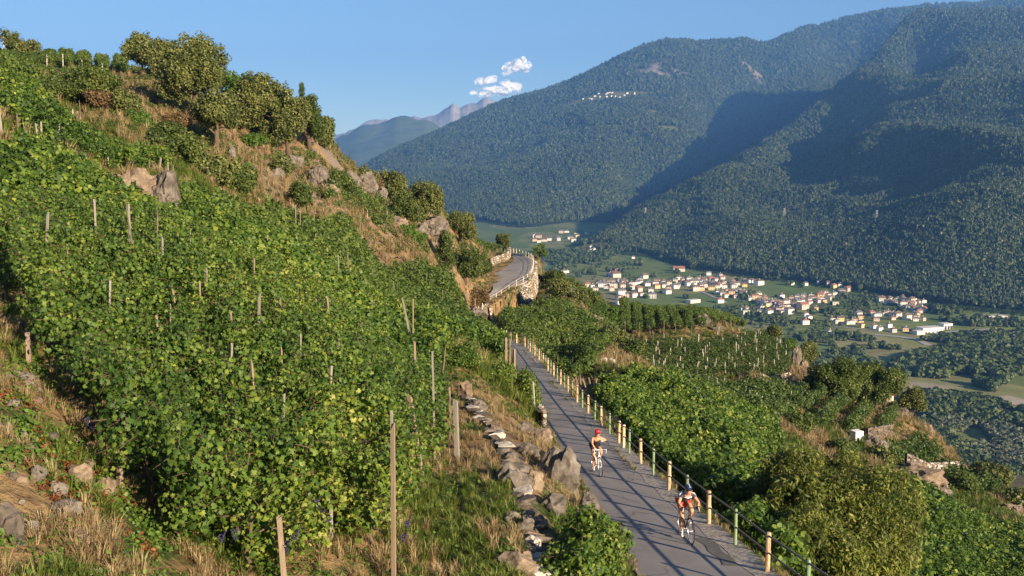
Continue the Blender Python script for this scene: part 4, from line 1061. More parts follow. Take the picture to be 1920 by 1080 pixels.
for a in [
 (262,408,46.5,105,96,'rock_tan','big brown crag sticking out of the vine slope'), (205,366,47.5,80,56,'rock_tan','left part of the brown crag with dry grass on top'), (318,425,46,56,110,'rock','dark upright block at the right end of the brown crag'), (196,335,50,60,34,'rock_grey','grey stone ledge behind the brown crag'),
 (812,448,158,74,60,'rock','pale crag standing above the bend on the skyline'), (836,462,160,44,44,'rock_tan','right shoulder of the pale crag above the bend'), (790,462,150,40,34,'rock_grey','grey block at the left foot of the pale crag'),
 (690,388,143,56,64,'rock','leaning rock fin under the end of the crest'), (716,392,146,34,50,'rock_grey','grey pointed rock beside the rock fin'), (742,448,140,62,40,'rock_tan','tan rock face behind the small terrace'),
 (652,362,130,60,56,'rock','rough rock face with dry grass, upper right of the slope'), (598,372,117,56,56,'rock','rough rock face in the middle of the dry slope'), (556,352,120,44,40,'rock_grey','stony scree hump high on the dry slope'), (622,395,112,44,30,'rock_tan','low tan rock at the foot of the dry slope'),
 (520,345,110,40,24,'rock_grey','small scree rock left on the dry slope'), (552,408,84,15,44,'rock_tan','upright standing stone at the top edge of the vines'),
 (437,320,104,16,48,'rock_grey','narrow pale rock rib under the crest trees'),
 (1312,626,166,58,34,'rock','brown boulder on the knoll among the vines'), (1345,632,164,26,20,'rock','smaller dark boulder right of the knoll boulder'), (1268,606,172,14,38,'rock','thin rock pillar on the knoll top'),
 (1492,700,154,26,56,'rock','standing rock at the right end of the knoll'), (1508,712,150,26,34,'rock_tan','broken rock under the standing rock of the knoll'),
 (1062,585,163,74,30,'rock','dark rock band in the gully below the bend'), (1028,565,170,46,30,'rock','dark rock at the top of the gully'), (1110,618,142,56,22,'rock_tan','tan bank of rock below the spur'),
 (890,600,140,60,26,'rock_grey','grey stacked ledge under the retaining wall'), (868,575,148,36,26,'rock_tan','tan rock left of the retaining wall'), (1320,742,96,50,20,'rock','dark hump of rock in the hollow vines'),
 (1718,926,91,90,34,'rock_tan','broken pale rock at the end of the lower terrace wall'), (1762,938,92,34,26,'rock_grey','grey boulder right of the broken terrace rock'), (1642,862,98,44,30,'rock_grey','stony bank right of the white tank'), (1900,1000,96,40,26,'rock_tan','small tan rock at the right edge'),
 (1688,792,142,40,26,'rock','dark rocks beneath the grey green tree at the right edge'), (1735,812,140,40,20,'rock_tan','rocky edge of the terrace before the dark wood'),
]: rock(*a)
for a in [
 (872,762,38,30,34,'rock_tan','round orange boulder at the top of the terrace wall'), (897,782,36,36,24,'rock_grey','round grey boulder next to the orange boulder'),
 (1054,945,27.4,56,78,'rock_grey','tall split boulder on the bank above the road'), (1100,950,25.5,44,56,'rock','dark boulder right of the tall split boulder'), (1036,905,29,40,40,'rock','brown block left of the tall split boulder'),
 (1046,850,34,26,26,'rock','small dark rock near the road edge'), (955,880,27.0,44,20,'rock_grey','flat grey slab halfway down the terrace wall'), (965,935,24.2,64,40,'rock_grey','large pale grey slab lying on the terrace wall'),
 (965,1078,18.2,66,34,'rock_tan','broad brown stone at the bottom edge by the wall'), (1085,1000,22.6,22,58,'rock','long leaning slab on the bank'),
 (147,918,14.6,46,34,'rock_tan','tan boulder on the dry bank at lower left'), (75,915,13.6,26,26,'rock_grey','pale stone on the dry bank'), (200,925,15.0,34,30,'rock_tan','reddish stone beside the shade of the vines'),
 (125,1000,13.0,50,26,'rock_grey','grey slab low on the dry bank'), (14,1010,11.6,50,60,'rock','dark layered rock at the left edge of the picture'), (150,1062,12.4,50,26,'rock_tan','flat tan stone near the bottom left'),
 (50,735,17.6,30,20,'rock_grey','pale stone at the foot of the dry grass tuft'), (95,840,15.4,28,16,'rock_grey','small grey stone in the dry grass'), (110,975,13.6,36,22,'rock_grey','angular stone low on the dry bank'), (60,1050,12,30,20,'rock_grey','grey stone near the bottom left edge'),
]: rock(*a, name='boulder', cat='boulder', sub=3)
rb_ = random.Random(5)
for i in range(34):
    px, Y = rb_.uniform(0, 230), rb_.uniform(11.5, 18); q = float(side_of(px, 900)) * Y
    py_ = 540 + 1884 * (-float(ground(q, Y)) / Y - .12)
    if px > 60 + (py_ - 650) * .45: continue
    w_ = rb_.uniform(9, 26); rock(px, 900, Y, w_, w_ * .6, rb_.choice(['rock_grey', 'rock', 'rock_tan']), 'small stone lying on the dry bank at lower left', name='boulder', cat='boulder', sub=2, group='small stones on the dry bank')
for (px, py, Y, w_, h_, m_) in [(985,1010,20.6,30,22,'rock_grey'),(1000,1030,19.8,26,20,'rock_white'),(960,1000,20.9,24,16,'rock'),(1022,1040,19.4,28,24,'rock_grey'),(985,1055,18.8,26,18,'rock_tan'),(1015,990,21.4,22,20,'rock'),(940,845,28.6,26,14,'rock_grey'),(925,815,31,28,14,'rock_tan'),(975,900,25.5,30,20,'rock_grey'),(905,800,33,22,12,'rock'),(990,870,29,36,20,'rock'),(1010,830,32.5,28,20,'rock_tan'),(985,800,36,30,18,'rock'),(1000,925,25,34,26,'rock_tan'),(1040,965,23.6,40,30,'rock_grey'),(1020,780,40,26,16,'rock_tan')]:
    rock(px, py, Y, w_ * 1.15, h_ * 1.2, m_, 'loose stone among the straw beside the terrace wall', name='boulder', cat='boulder', sub=3, group='loose stones by the terrace wall')

# ---------------------------------------------------------------- dry stone walls, stone by stone
HULLS = {}
def stone_mesh(k, mat):
    if (k, mat) in HULLS: return HULLS[(k, mat)]
    rg = random.Random(900 + k); bm = bmesh.new()
    for i in range(13):
        p = Vector((rg.uniform(-1, 1), rg.uniform(-1, 1), rg.uniform(-1, 1)))
        m = max(abs(p.x), abs(p.y), abs(p.z)); p = p / m * rg.uniform(.8, 1.0) * .5; bm.verts.new(p)
    r = bmesh.ops.convex_hull(bm, input=bm.verts)
    for v in [v for v in bm.verts if not v.link_faces]: bm.verts.remove(v)
    me = bpy.data.meshes.new('stone'); bm.to_mesh(me); bm.free(); me.materials.append(M[mat]); HULLS[(k, mat)] = me; return me
def stone_wall(pts, height, size, label, individual=True, lean=0.0, mats=('rock', 'rock_grey', 'rock_tan', 'rock'), jit=.25, face=1, thick=.35, seed=1, limit=290, core=True):
    """pts: top line (x, y, z); stones laid in courses down from it"""
    rg = random.Random(seed); pts = [Vector(p) for p in pts]
    root = empty('dry_stone_wall', tuple(pts[0]), 0, label, 'wall'); o0 = pts[0]; n = 0; MBs = {m: MB() for m in mats}
    L = [0]
    for a, b in zip(pts, pts[1:]): L.append(L[-1] + (b - a).length)
    def at(t):
        for i in range(len(pts) - 1):
            if t <= L[i + 1] or i == len(pts) - 2:
                d = pts[i + 1] - pts[i]; return pts[i] + d * ((t - L[i]) / (L[i + 1] - L[i])), d.normalized()
    rows_ = max(1, int(height / (size * .62)))
    if core:
        V, F = [], []
        for i, p in enumerate(pts):
            _, d = at(L[i]); nr = Vector((d.y, -d.x, 0)) * face
            for q, e in ((p - nr * thick * .9, -.05), (p - nr * .07, -.05), (p - nr * .07 + nr * lean * height, -height), (p - nr * thick * .9, -height)):
                V.append(tuple(q - o0 + Vector((0, 0, e))))
            if i: F += [(4 * i - 4 + j, 4 * i - 4 + (j + 1) % 4, 4 * i + (j + 1) % 4, 4 * i + j) for j in range(4)]
        mesh_obj('wall_core', V, F, M['rock'], root)
    for r in range(rows_):
        t = rg.uniform(0, size)
        while t < L[-1]:
            w = size * rg.uniform(.7, 1.7); h = size * rg.uniform(.5, .8)
            p, d = at(t + w / 2); nr = Vector((d.y, -d.x, 0)) * face
            z = -(r + .5) * size * .62 + rg.uniform(-.05, .05) * size
            c = p + Vector((0, 0, z)) + nr * (lean * -z + rg.uniform(-jit, jit) * size * .35)
            mt = rg.choice(mats); me = stone_mesh(rg.randrange(8), mt)
            ang = math.atan2(d.y, d.x) + rg.uniform(-.15, .15)
            mat = Matrix.Translation(c - o0) @ Matrix.Rotation(ang, 4, 'Z') @ Matrix.Rotation(rg.uniform(-.15, .15), 4, 'Y') @ Matrix.Diagonal((w * 1.06, thick * rg.uniform(.8, 1.2), h * 1.08, 1))
            if individual and n < limit:
                o = bpy.data.objects.new('stone', me); COL.objects.link(o); o.parent = root; o.matrix_local = mat; n += 1
            else:
                MBs[mt].add([mat @ v.co for v in me.vertices], [tuple(f.vertices) for f in me.polygons])
            t += w * 1.03
    for m_, mb_ in MBs.items():
        if mb_.v: tag(mb_.obj('small_stones', M[m_], root), kind='stuff')
    return root
def gp(px, py, Y, dz=0.0, h=None):
    x = float(side_of(px, py)) * Y; return (x, Y, float(ground(x, Y)) + dz)
terr = [gp(878,770,38,.25), gp(905,800,34,.25), gp(925,830,31,.25), gp(945,865,28.4,.25), gp(968,905,25.6,.2), gp(985,950,23.0,.2), gp(1000,1000,21.0,.2), gp(1008,1050,19.2,.2), gp(1010,1110,17.4,.2)]
TW = []
for a_, b_ in zip(terr, terr[1:]):
    for t_ in np.linspace(0, 1, 8): TW.append((a_[0] + (b_[0] - a_[0]) * t_ + .12, a_[1] + (b_[1] - a_[1]) * t_))
stone_wall(terr, 1.2, .30, 'tumbled dry stone wall holding the grass terrace above the road', seed=3, lean=.35, jit=1.6, limit=290, thick=.5, mats=('rock_grey', 'rock_tan', 'rock_grey', 'rock', 'rock_white'), core=False)
w0 = []
for Y in (44.5, 47, 50, 53, 56):
    k = np.argmin(np.abs(RD[:, 1] - Y)); l = RD[k, :3]; dd = RDIR[k]; w0.append((l[0] - dd[0] * .28, l[1] - dd[1] * .28, l[2] + .95))
stone_wall(w0, 1.05, .24, 'low dry stone wall at the left road edge under the vine bush', seed=4, mats=('rock_white', 'rock_tan', 'rock_grey'), limit=150, thick=.3)
# retaining wall under the white railing: real small stones, joined
o = [i for i in range(len(RD)) if 155 < RC[i, 1] < 174]
stone_wall([tuple(RD[i, 3:] + np.array([RDIR[i][0] * .75, RDIR[i][1] * .75, -.1])) for i in o[::2]], 4.2, .32, 'high pale stone retaining wall under the lower white railing', individual=False, mats=('rock_white', 'rock_grey', 'rock_white'), lean=.14, seed=5, thick=.45)
o = [i for i in range(len(RD)) if 174 < RC[i, 1] < 196]
stone_wall([tuple(RD[i, 3:] + np.array([RDIR[i][0] * .42, RDIR[i][1] * .42, -.1])) for i in o[::2]], 4.0, .34, 'tall retaining wall at the outer corner of the bend', individual=False, mats=('rock_white', 'rock_grey'), lean=.08, seed=6, thick=.45)
o = [i for i in range(len(RD)) if 186 < RC[i, 1] < 207]
stone_wall([tuple(RD[i, :3] + np.array([-RDIR[i][0] * .35, -RDIR[i][1] * .35, 1.75])) for i in o[::2]], 1.9, .34, 'tan stone wall along the inside of the upper bend', individual=False, mats=('rock_tan', 'rock_white', 'rock_tan'), seed=7, thick=.35)
stone_wall([gp(1628,832,104,1.6), gp(1648,822,110,1.6), gp(1672,808,118,1.5)], 1.6, .4, 'short stone wall behind the white tank', individual=False, mats=('rock_tan', 'rock_grey'), seed=8)
stone_wall([gp(1700,898,94,2.0), gp(1735,885,99,2.0), gp(1765,876,105,1.9), gp(1800,866,114,1.6)], 2.0, .4, 'stone wall carrying the middle right terrace', individual=False, mats=('rock_tan', 'rock_grey', 'rock_white'), seed=9)
stone_wall([gp(1425,718,122,.7), gp(1450,710,128,.8), gp(1480,702,136,.6)], .9, .4, 'low pale wall at the foot of the knoll', individual=False, mats=('rock_white', 'rock_tan'), seed=10)
stone_wall([gp(1118,706,82,.6), gp(1135,704,83,.7), gp(1150,702,84,.5)], .9, .5, 'heap of pale stones left of the hollow', individual=True, mats=('rock_white', 'rock_grey'), seed=11, jit=1.5, core=False)

# ---------------------------------------------------------------- stakes
def canopy_stake(px, yb, yt, kind='pole', r=.035, h=1.7, lean=(0, 0), label=None, group='stakes showing above the big vine slope'):
    q = hit(px, yb, h=h)
    if q is None: return
    up = (yb - yt) / FPX * q[1] * 1.03
    stake(q[0], q[1], h + up, r * .75, kind, lean, label or 'weathered stake poking out of the big vine slope', group)
stake_px(738,1085,16.6,2.95,.036,'square',(0,.01),'tall straight brown post at the bottom of the vine rows')
stake_px(793,893,23.5,1.95,.055,'square',(0,.20),'leaning flat plank stake at the right end of the vines')
stake_px(858,872,26,1.75,.06,'grey',(0,.03),'grey forked post standing on the grass terrace')
stake_px(843,835,28.6,1.6,.045,'pole',(0,-.03),'brown post left of the grey forked post')
stake_px(535,1095,15.1,1.15,.045,'square',(0,-.05),'short sawn pale post at the bottom edge')
stake_px(621,1042,17.3,.75,.04,'grey',(0,0),'short grey stake at the foot of the vines')
stake_px(42,545,24.5,1.5,.06,'grey',(0,.02),'grey post at the left edge beside the dark path')
stake_px(16,470,26.5,1.7,.06,'grey',(.05,-.22),'leaning pale post at the left edge')
stake_px(56,700,18.6,.7,.05,'square',(0,0),'short post under the left end of the vines')
stake_px(224,885,15.8,.6,.045,'square',(0,0),'short stake in the shade at the left end of the vines')
stake_px(130,650,19.5,.6,.06,'grey',(0,.2),'short grey trunk post in the shade')
stake_px(949,710,52,2.2,.075,'square',(0,0),'left of three tall posts beside the road top')
stake_px(956,712,52.4,2.1,.07,'pole',(0,0),'middle of three tall posts beside the road top')
stake_px(964,709,53,2.0,.07,'square',(0,0),'right of three tall posts beside the road top')
CS = []
for px, yb, yt, k in [(195,565,528,'grey'),(299,622,595,'square'),(338,568,545,'square'),(313,582,570,'square'),(482,726,672,'square'),(527,668,650,'square'),(538,582,560,'square'),(625,592,553,'square'),(478,586,552,'grey'),
    (370,548,530,'square'),(607,720,690,'grey'),(243,440,385,'grey'),(265,472,395,'pole'),(290,432,398,'pole'),(178,425,376,'grey'),(75,432,398,'grey'),(126,444,418,'square'),(303,475,440,'grey'),(636,512,478,'grey'),(653,506,474,'square'),
    (130,465,458,'square'),(555,422,385,'square'),(562,424,390,'square'),(700,575,560,'square'),(605,575,560,'grey'),(735,800,770,'grey'),(815,752,655,'grey'),(820,700,660,'pole'),(590,450,438,'square'),(380,520,505,'grey'),(440,600,585,'square'),
    (520,760,742,'grey'),(420,660,645,'grey'),(640,640,622,'square'),(560,640,625,'grey'),(680,620,606,'grey'),(700,520,505,'square'),(740,545,528,'square'),(800,530,512,'grey'),(830,560,545,'square'),(470,500,486,'square'),(350,450,436,'grey'),(500,455,442,'grey')]:
    CS.append((px, yb, yt, k))
ORD = ['first', 'second', 'third', 'fourth', 'fifth', 'sixth', 'seventh', 'eighth', 'ninth', 'tenth', 'eleventh', 'twelfth', 'thirteenth', 'fourteenth', 'fifteenth', 'sixteenth', 'seventeenth', 'eighteenth', 'nineteenth', 'twentieth']
for nm_, lo_, hi_ in (('upper', 0, 475), ('middle', 475, 600), ('lower', 600, 2000)):
    for i_, (px, yb, yt, k) in enumerate(sorted(c for c in CS if lo_ <= c[1] < hi_)):
        canopy_stake(px, yb, yt, k, .03 if yb - yt < 30 else .04, lean=(random.uniform(-.06, .06), random.uniform(-.12, .12)), label='%s stake from the left in the %s part of the big vine slope' % (ORD[i_], nm_))
for px, yb, yt, le, lab in [(757,628,592,-.3,'leftmost leaning stick of the bundle in the vines'),(773,622,560,.05,'thick middle stick of the bundle in the vines'),(786,640,558,.22,'long thin stick leaning right in the bundle in the vines'),(778,690,640,0,'dark stick under the bundle in the vines')]:
    canopy_stake(px, yb, yt, 'square' if le < .1 else 'grey', .05, lean=(0, le), label=lab, group=None)
# posts of the upper terrace
for px, yb, Y, h in [(5,265,49,2.0),(36,273,52,1.0),(72,271,53,1.2),(78,268,54,1.3),(108,280,56,1.4),(116,274,57,1.1),(203,292,60,1.0),(163,245,66,.9),(185,245,66,.8),(277,312,63,1.0),(295,322,63,1.3),(315,332,64,1.2),(325,330,65,1.0),(58,215,62,1.2),(36,205,62,1.3),(10,185,64,1.2),(68,232,60,1.3),(152,222,92,1.7),(136,224,90,1.0),(147,222,92,.9)]:
    stake_px(px, yb, Y, h, .05, random.choice(['pole', 'grey', 'white']), (random.uniform(-.05, .05), random.uniform(-.08, .18)), 'weathered post of the upper left vine terrace', 'posts of the upper left terrace')
def stakes_on(rows_, every, h, kind, label, group, r=.04, ends=False, jit=.4):
    for root, a, b in rows_:
        L = np.linalg.norm(b - a); d = (b - a) / L; t = 0.2 if ends else random.uniform(.3, every)
        while t < L:
            x, y = a + d * t; x += random.uniform(-.3, .3)
            if y > 12 and away_from_road([x], [y])[0]: stake(float(x), float(y), h * random.uniform(.88, 1.12), r, kind, (random.uniform(-.05, .05), random.uniform(-.05, .05)), label, group)
            if ends: break
            t += every * random.uniform(1 - jit, 1 + jit)
stakes_on(K2, 4.3, 1.95, 'white', 'pale stake between the vines on the knoll side', 'pale stakes on the knoll side', .055)
stakes_on(K1, 5, 2.0, 'pole', 'grey post at the near end of a knoll row', 'end posts of the knoll rows', .08, ends=True)
stakes_on(T3, 5, 1.9, 'white', 'pale post at the near end of a skyline row', 'end posts of the skyline rows', .07, ends=True)
stakes_on(K3, 9, 1.8, 'white', 'pale stake in the hollow vineyard', 'stakes in the hollow vineyard')
stakes_on(K4, 12, 1.8, 'pole', 'stake on the upper right terrace', 'stakes on the upper right terrace')
stakes_on(C2, 14, 1.9, 'pole', 'stake in the vines under the bend', 'stakes in the vines under the bend')
stakes_on(D2, 7, 1.5, 'white', 'stake in the thin vines under the rock slope', 'stakes under the rock slope')
for i, (xb, yb, xt, yt) in enumerate([(1090,740,1101,690),(1096,742,1106,688),(1103,735,1112,684),(1112,728,1119,682),(1118,716,1126,678)]):
    Y = 66; x0 = float(side_of(xb, yb)) * Y; x1 = float(side_of(xt, yt)) * Y
    stake(x0, Y, 1.9, .04, 'square', (0, .28 + .05 * (i % 2)), ['leftmost', 'second', 'middle', 'fourth', 'rightmost'][i] + ' of the five slanting poles beside the railing')
stake_px(1078,662,98,1.7,.16,'pole',(0,.02),'thick dark red post standing in the vines under the spur')
stake_px(1004,786,46.5,2.0,.035,'white',(0,.08),'thin pale green pole leaning beside the vine bush')
stake_px(891,577,150,1.9,.09,'square',(0,0),'wooden post at the near end of the white railing')

# trunks and grapes of the nearest rows
def vine_trunk_mesh(seed):
    rg = random.Random(seed); mb = MB()
    p = [Vector((0, 0, -.15))]
    for i in range(5): p.append(p[-1] + Vector((rg.uniform(-.09, .09), rg.uniform(-.09, .09), .24)))
    mb.tube(p, [.05, .042, .036, .032, .028, .02], 6)
    mb.tube([p[3], p[3] + Vector((.25, .02, .12)), p[3] + Vector((.6, .0, .1))], [.025, .018, .008], 5); mb.tube([p[4], p[4] + Vector((-.2, .05, .12)), p[4] + Vector((-.55, .0, .16))], [.022, .016, .007], 5)
    return mb.obj('vine_trunk', M['bark'], link=False, smooth=True).data
TM = [vine_trunk_mesh(i) for i in range(5)]
M['grape'] = plain('dark_blue_grape', (0.035, 0.032, 0.075), 0.5, 0.4, 12, spec=0.4)
def grape_mesh(seed):
    rg = random.Random(seed); bm = bmesh.new()
    for i in range(26):
        t = rg.random(); r = .062 * (1 - t * .75); a = rg.uniform(0, 6.28)
        m = Matrix.Translation((math.cos(a) * r, math.sin(a) * r, -t * .18)); bmesh.ops.create_icosphere(bm, subdivisions=1, radius=.016, matrix=m)
    me = bpy.data.meshes.new('grape_bunch'); bm.to_mesh(me); bm.free(); me.materials.append(M['grape']); return me
GM = [grape_mesh(i) for i in range(3)]
labels_near = ['frontmost row of the big vine slope, trunks and dark grapes showing', 'second row from the front on the big vine slope', 'third row from the front on the big vine slope']
front = sorted(near_rows, key=lambda r: min(r[1][1], r[2][1]))
for k, (root, a, b) in enumerate(front[3:14]): root['label'] = '%s row of vines counted from the front of the big slope' % ORD[k + 3]
for k, (root, a, b) in enumerate(front[:14]):
    if k < 3: root['label'] = labels_near[k]; del root['group']
    L = np.linalg.norm(b - a); d = (b - a) / L; nrm = np.array([d[1], -d[0]])
    n_t = int(L / 1.1) if k < 4 else 3
    for i in range(n_t):
        t = (i + .5) * L / n_t if k < 4 else L - .4 - i * 1.1
        x, y = a + d * t + nrm * random.uniform(0, .15)
        o = bpy.data.objects.new('vine_trunk', random.choice(TM)); COL.objects.link(o); o.parent = root
        o.location = Vector((x, y, float(ground(x, y)))) - root.location; o.rotation_euler = (0, 0, random.uniform(-.6, .6) + math.atan2(d[1], d[0]))
    for i in range(int(L * (2.2 if k < 3 else .8))):
        t = random.uniform(0, L); x, y = a + d * t + nrm * random.uniform(.3, .5)
        o = bpy.data.objects.new('grape_bunch', random.choice(GM)); COL.objects.link(o); o.parent = root
        o.location = Vector((x, y, float(ground(x, y)) + random.uniform(.55, .95))) - root.location; o.scale = [random.uniform(.9, 1.3)] * 3

# ---------------------------------------------------------------- grasses and undergrowth
def tuft(name, n, h, spread, w, mat, seed):
    rg = np.random.default_rng(seed); V, F, T = [], [], []
    for i in range(n):
        a = rg.uniform(0, 6.28); d = np.array([math.cos(a), math.sin(a), 0]); b = np.array([-d[1], d[0], 0]); r0 = rg.random() * .25 * spread
        L = h * rg.uniform(.5, 1.1); s = spread * rg.uniform(.3, 1); p0 = d * r0; p1 = d * (r0 + s * .35) + np.array([0, 0, L * .65]); p2 = d * (r0 + s) + np.array([0, 0, L * rg.uniform(.6, 1)])
        k = len(V); V += [p0 - b * w, p0 + b * w, p1 + b * w * .8, p1 - b * w * .8, p2]
        F += [(k, k + 1, k + 2), (k, k + 2, k + 3), (k + 3, k + 2, k + 4)]; T += [rg.random()] * 3
    o = mesh_obj(name, np.array(V), np.array(F), mat, link=False); set_attr(o.data, 'tint', T, dom='FACE'); return o
G['straw'] = scatter_group('straw_tufts', [tuft('straw%d' % i, 34, .42, .30, .006, M['straw'], i) for i in range(5)])
G['blade'] = scatter_group('grass_tufts', [tuft('blade%d' % i, 34, .34, .26, .008, M['blade'], 20 + i) for i in range(5)])
G['herb'] = scatter_group('herb_tufts', [clump('herb%d' % i, 26, .16, .06, OVAL_LEAF, M['weed'], 40 + i, up=.5) for i in range(4)])
def cover(n, ulo, uhi, ylo, yhi, power=1.0):
    Y = np.exp(RNG.uniform(math.log(ylo), math.log(yhi), n)); u = RNG.uniform(ulo, uhi, n)
    x = u * Y; ok = away_from_road(x, Y, .15); return x[ok], Y[ok]
def greenness(x, y):
    gi = np.zeros(len(x)); v = np.interp(np.log(y), VS, np.arange(NV)); u = np.interp(x / y, US, np.arange(NU))
    i = np.clip(u.astype(int), 0, NU - 1); j = np.clip(v.astype(int), 0, NV - 1)
    return green[j, i] + 0.45 * fbm(x / 1.6, y / 1.6, 91, 3)
for nm, n, ylo, yhi, lo_g, hi_g, grp, s0, s1, lab in [
    ('dry_grass', 20000, 8, 45, -9, .50, 'straw', .35, 1.0, 'dry straw coloured grass on the near banks'),
    ('green_grass', 24000, 8, 45, .44, 9, 'blade', .4, 1.1, 'long green grass on the terrace and banks'),
    ('low_weeds', 11000, 8, 45, .22, 9, 'herb', .6, 1.7, 'low green weeds among the grass'),
    ('hill_dry_grass', 22000, 45, 240, -9, .55, 'straw', 1.4, 3.2, 'dry grass on the upper hillside'),
    ('hill_green_grass', 22000, 45, 240, .42, 9, 'blade', 1.4, 3.0, 'green grass on the upper hillside')]:
    x, y = cover(n, -.62, .62, ylo, yhi)
    if yhi < 50:
        d_ = np.min([np.abs(np.hypot(x - t[0], y - t[1])) for t in TW], axis=0); ok = d_ > .42; x, y = x[ok], y[ok]
    if nm == 'dry_grass': ok = fbm(x / 1.1, y / 1.1, 192, 3) > np.where(x / y < -.2, .02, -.25); x, y = x[ok], y[ok]
    g_ = greenness(x, y); ok = (g_ > lo_g) & (g_ < hi_g); x, y = x[ok], y[ok]
    o = scatter(nm, np.stack([x, y, ground(x, y) - .02], 1), np.stack([RNG.uniform(-.2, .2, len(x)), RNG.uniform(-.2, .2, len(x)), RNG.uniform(0, 6.28, len(x))], 1), RNG.uniform(s0, s1, len(x)), G[grp])
    tag(o, lab, kind='stuff')
for nm, n, ylo, yhi, poly, grp, s0, s1, lab in [
    ('undergrowth', 2100, 60, 230, [(330,260,110),(620,330,140),(760,420,150),(900,560,150),(860,600,130),(700,470,112),(540,395,88),(380,350,84)], 'shrub', .3, 1.1, 'low scrub on the rocky upper slope'),
    ('rusty_undergrowth', 700, 60, 230, [(330,260,110),(620,300,142),(760,400,150),(900,560,150),(860,600,130),(700,470,112),(540,395,88),(380,350,84)], 'rust', .25, .7, 'reddish dry scrub on the rocky upper slope'),
    ('crest_weeds', 700, 60, 230, [(200,235,95),(330,260,110),(560,320,135),(620,330,140),(540,350,112),(380,350,84),(260,270,84)], 'weed', .5, 1.5, 'bright green weeds below the crest trees'),
    ('spur_undergrowth', 1500, 60, 260, [(1000,505,200),(1160,580,180),(1150,650,110),(1180,720,84),(1100,665,92),(1110,600,150),(1000,580,165)], 'shrub', .4, 1.2, 'scrub covering the spur below the bend'),
    ('slope_undergrowth', 2000, 30, 260, [(1190,705,100),(1500,715,128),(1720,780,145),(1990,1000,100),(1990,1080,56),(1640,960,60),(1500,1078,30),(1380,960,36),(1460,800,70)], 'shrub', .35, 1.1, 'scrub between the lower terraces'),
    ('left_undergrowth', 4200, 55, 160, [(-60,265,52),(120,285,58),(330,330,66),(330,240,105),(250,160,138),(0,150,120),(-60,160,80)], 'shrub', .3, .9, 'scrub on the upper left terraces'),
    ('crest_undergrowth', 1900, 100, 260, [(240,250,100),(420,330,104),(450,330,118),(640,310,148),(730,395,156),(860,455,180),(870,440,200),(640,290,165),(450,215,160),(250,140,160)], 'olive', .5, 1.3, 'scrub along the crest')]:
    q = W3(poly); xs = [a[0] for a in q]; ys = [a[1] for a in q]
    x = RNG.uniform(min(xs), max(xs), n * 4); y = RNG.uniform(min(ys), max(ys), n * 4); ok = inside(q, x, y) & away_from_road(x, y, 1.0)
    ok &= ~inside(W3([(1690,915,88),(1810,880,108),(1810,850,120),(1690,885,96)]), x, y) & ~inside(W3([(1615,845,96),(1685,820,112),(1680,800,122),(1620,825,106)]), x, y); x, y = x[ok][:n], y[ok][:n]
    ok = fbm(x / 5, y / 5, 95, 3) > -.15; x, y = x[ok], y[ok]
    o = scatter(nm, np.stack([x, y, ground(x, y) + .1], 1), rand_turn(len(x), .5), RNG.uniform(s0, s1, len(x)), G[grp]); tag(o, lab, kind='stuff')
M['red'] = leaf_mat('reddened_creeper_leaf', [(0.0, (0.10, 0.03, 0.012)), (0.6, (0.24, 0.07, 0.025)), (1.0, (0.30, 0.16, 0.05))], trans=.3)
G['red'] = scatter_group('red_creeper', [clump('red%d' % i, 22, .15, .06, OVAL_LEAF, M['red'], 60 + i, up=.6, squash=(1, 1, .4)) for i in range(3)])
G['creep'] = scatter_group('green_creeper', [clump('creep%d' % i, 26, .18, .075, VINE_LEAF8, M['weed'], 70 + i, up=.6, squash=(1, 1, .5)) for i in range(3)])
for nm, g, n, s0, s1, lab in (('red_creeper', 'red', 260, .5, 1.2, 'patches of reddened creeper on the dry bank'), ('green_creeper', 'creep', 300, .5, 1.1, 'green creeper along the shaded foot of the vines')):
    px = RNG.uniform(0, 1, n * 3); t = RNG.uniform(0, 1, n * 3)
    # a strip that follows the left edge of the vines
    ex, ey = np.interp(t, [0, .3, .6, 1], [-10.6, -8.2, -6.6, -4.4]), np.interp(t, [0, .3, .6, 1], [20.5, 17.6, 15.6, 14.0])
    off = RNG.uniform(-1.9, .3, n * 3); x, y = ex + off, ey + off * .45
    ok = fbm(x / .8, y / .8, 205 if g == 'red' else 215, 2) > (.12 if g == 'red' else -.05); x, y = x[ok][:n], y[ok][:n]
    tag(scatter(nm, np.stack([x, y, ground(x, y) + .03], 1), rand_turn(len(x), .4), RNG.uniform(s0, s1, len(x)), G[g]), lab, kind='stuff')
# growth along the road edges
xs, ys, zs = [], [], []
for i in range(len(RD)):
    if RC[i, 1] > 100: break
    for k in range(9):
        s_ = random.random()
        if k < 6: e = RD[i, :3]; f = -random.uniform(-.06, .28)
        elif math.sin(i * .35) + math.sin(i * .13) > .7 and k < 8: e = RD[i, 3:]; f = -random.uniform(.38, .50)
        else: e = RD[i, 3:]; f = random.uniform(.14, .30)
        xs.append(e[0] + RDIR[i][0] * f + random.uniform(-.1, .1) * 0); ys.append(e[1] + RDIR[i][1] * f + random.uniform(-.25, .25)); zs.append(e[2] + (.0 if f < 0 else .01))
n = len(xs); pick = RNG.random(n) < .5
P_ = np.stack([xs, ys, zs], 1)
for m_, g, nm in ((pick, 'straw', 'verge_straw'), (~pick, 'blade', 'verge_grass')):
    k = int(m_.sum()); tag(scatter(nm, P_[m_], np.stack([RNG.uniform(-.3, .3, k), RNG.uniform(-.3, .3, k), RNG.uniform(0, 6.28, k)], 1), RNG.uniform(.2, .62, k), G[g]), 'grass creeping over the road edges', kind='stuff')
print('STAGE hill', time.time() - T0)
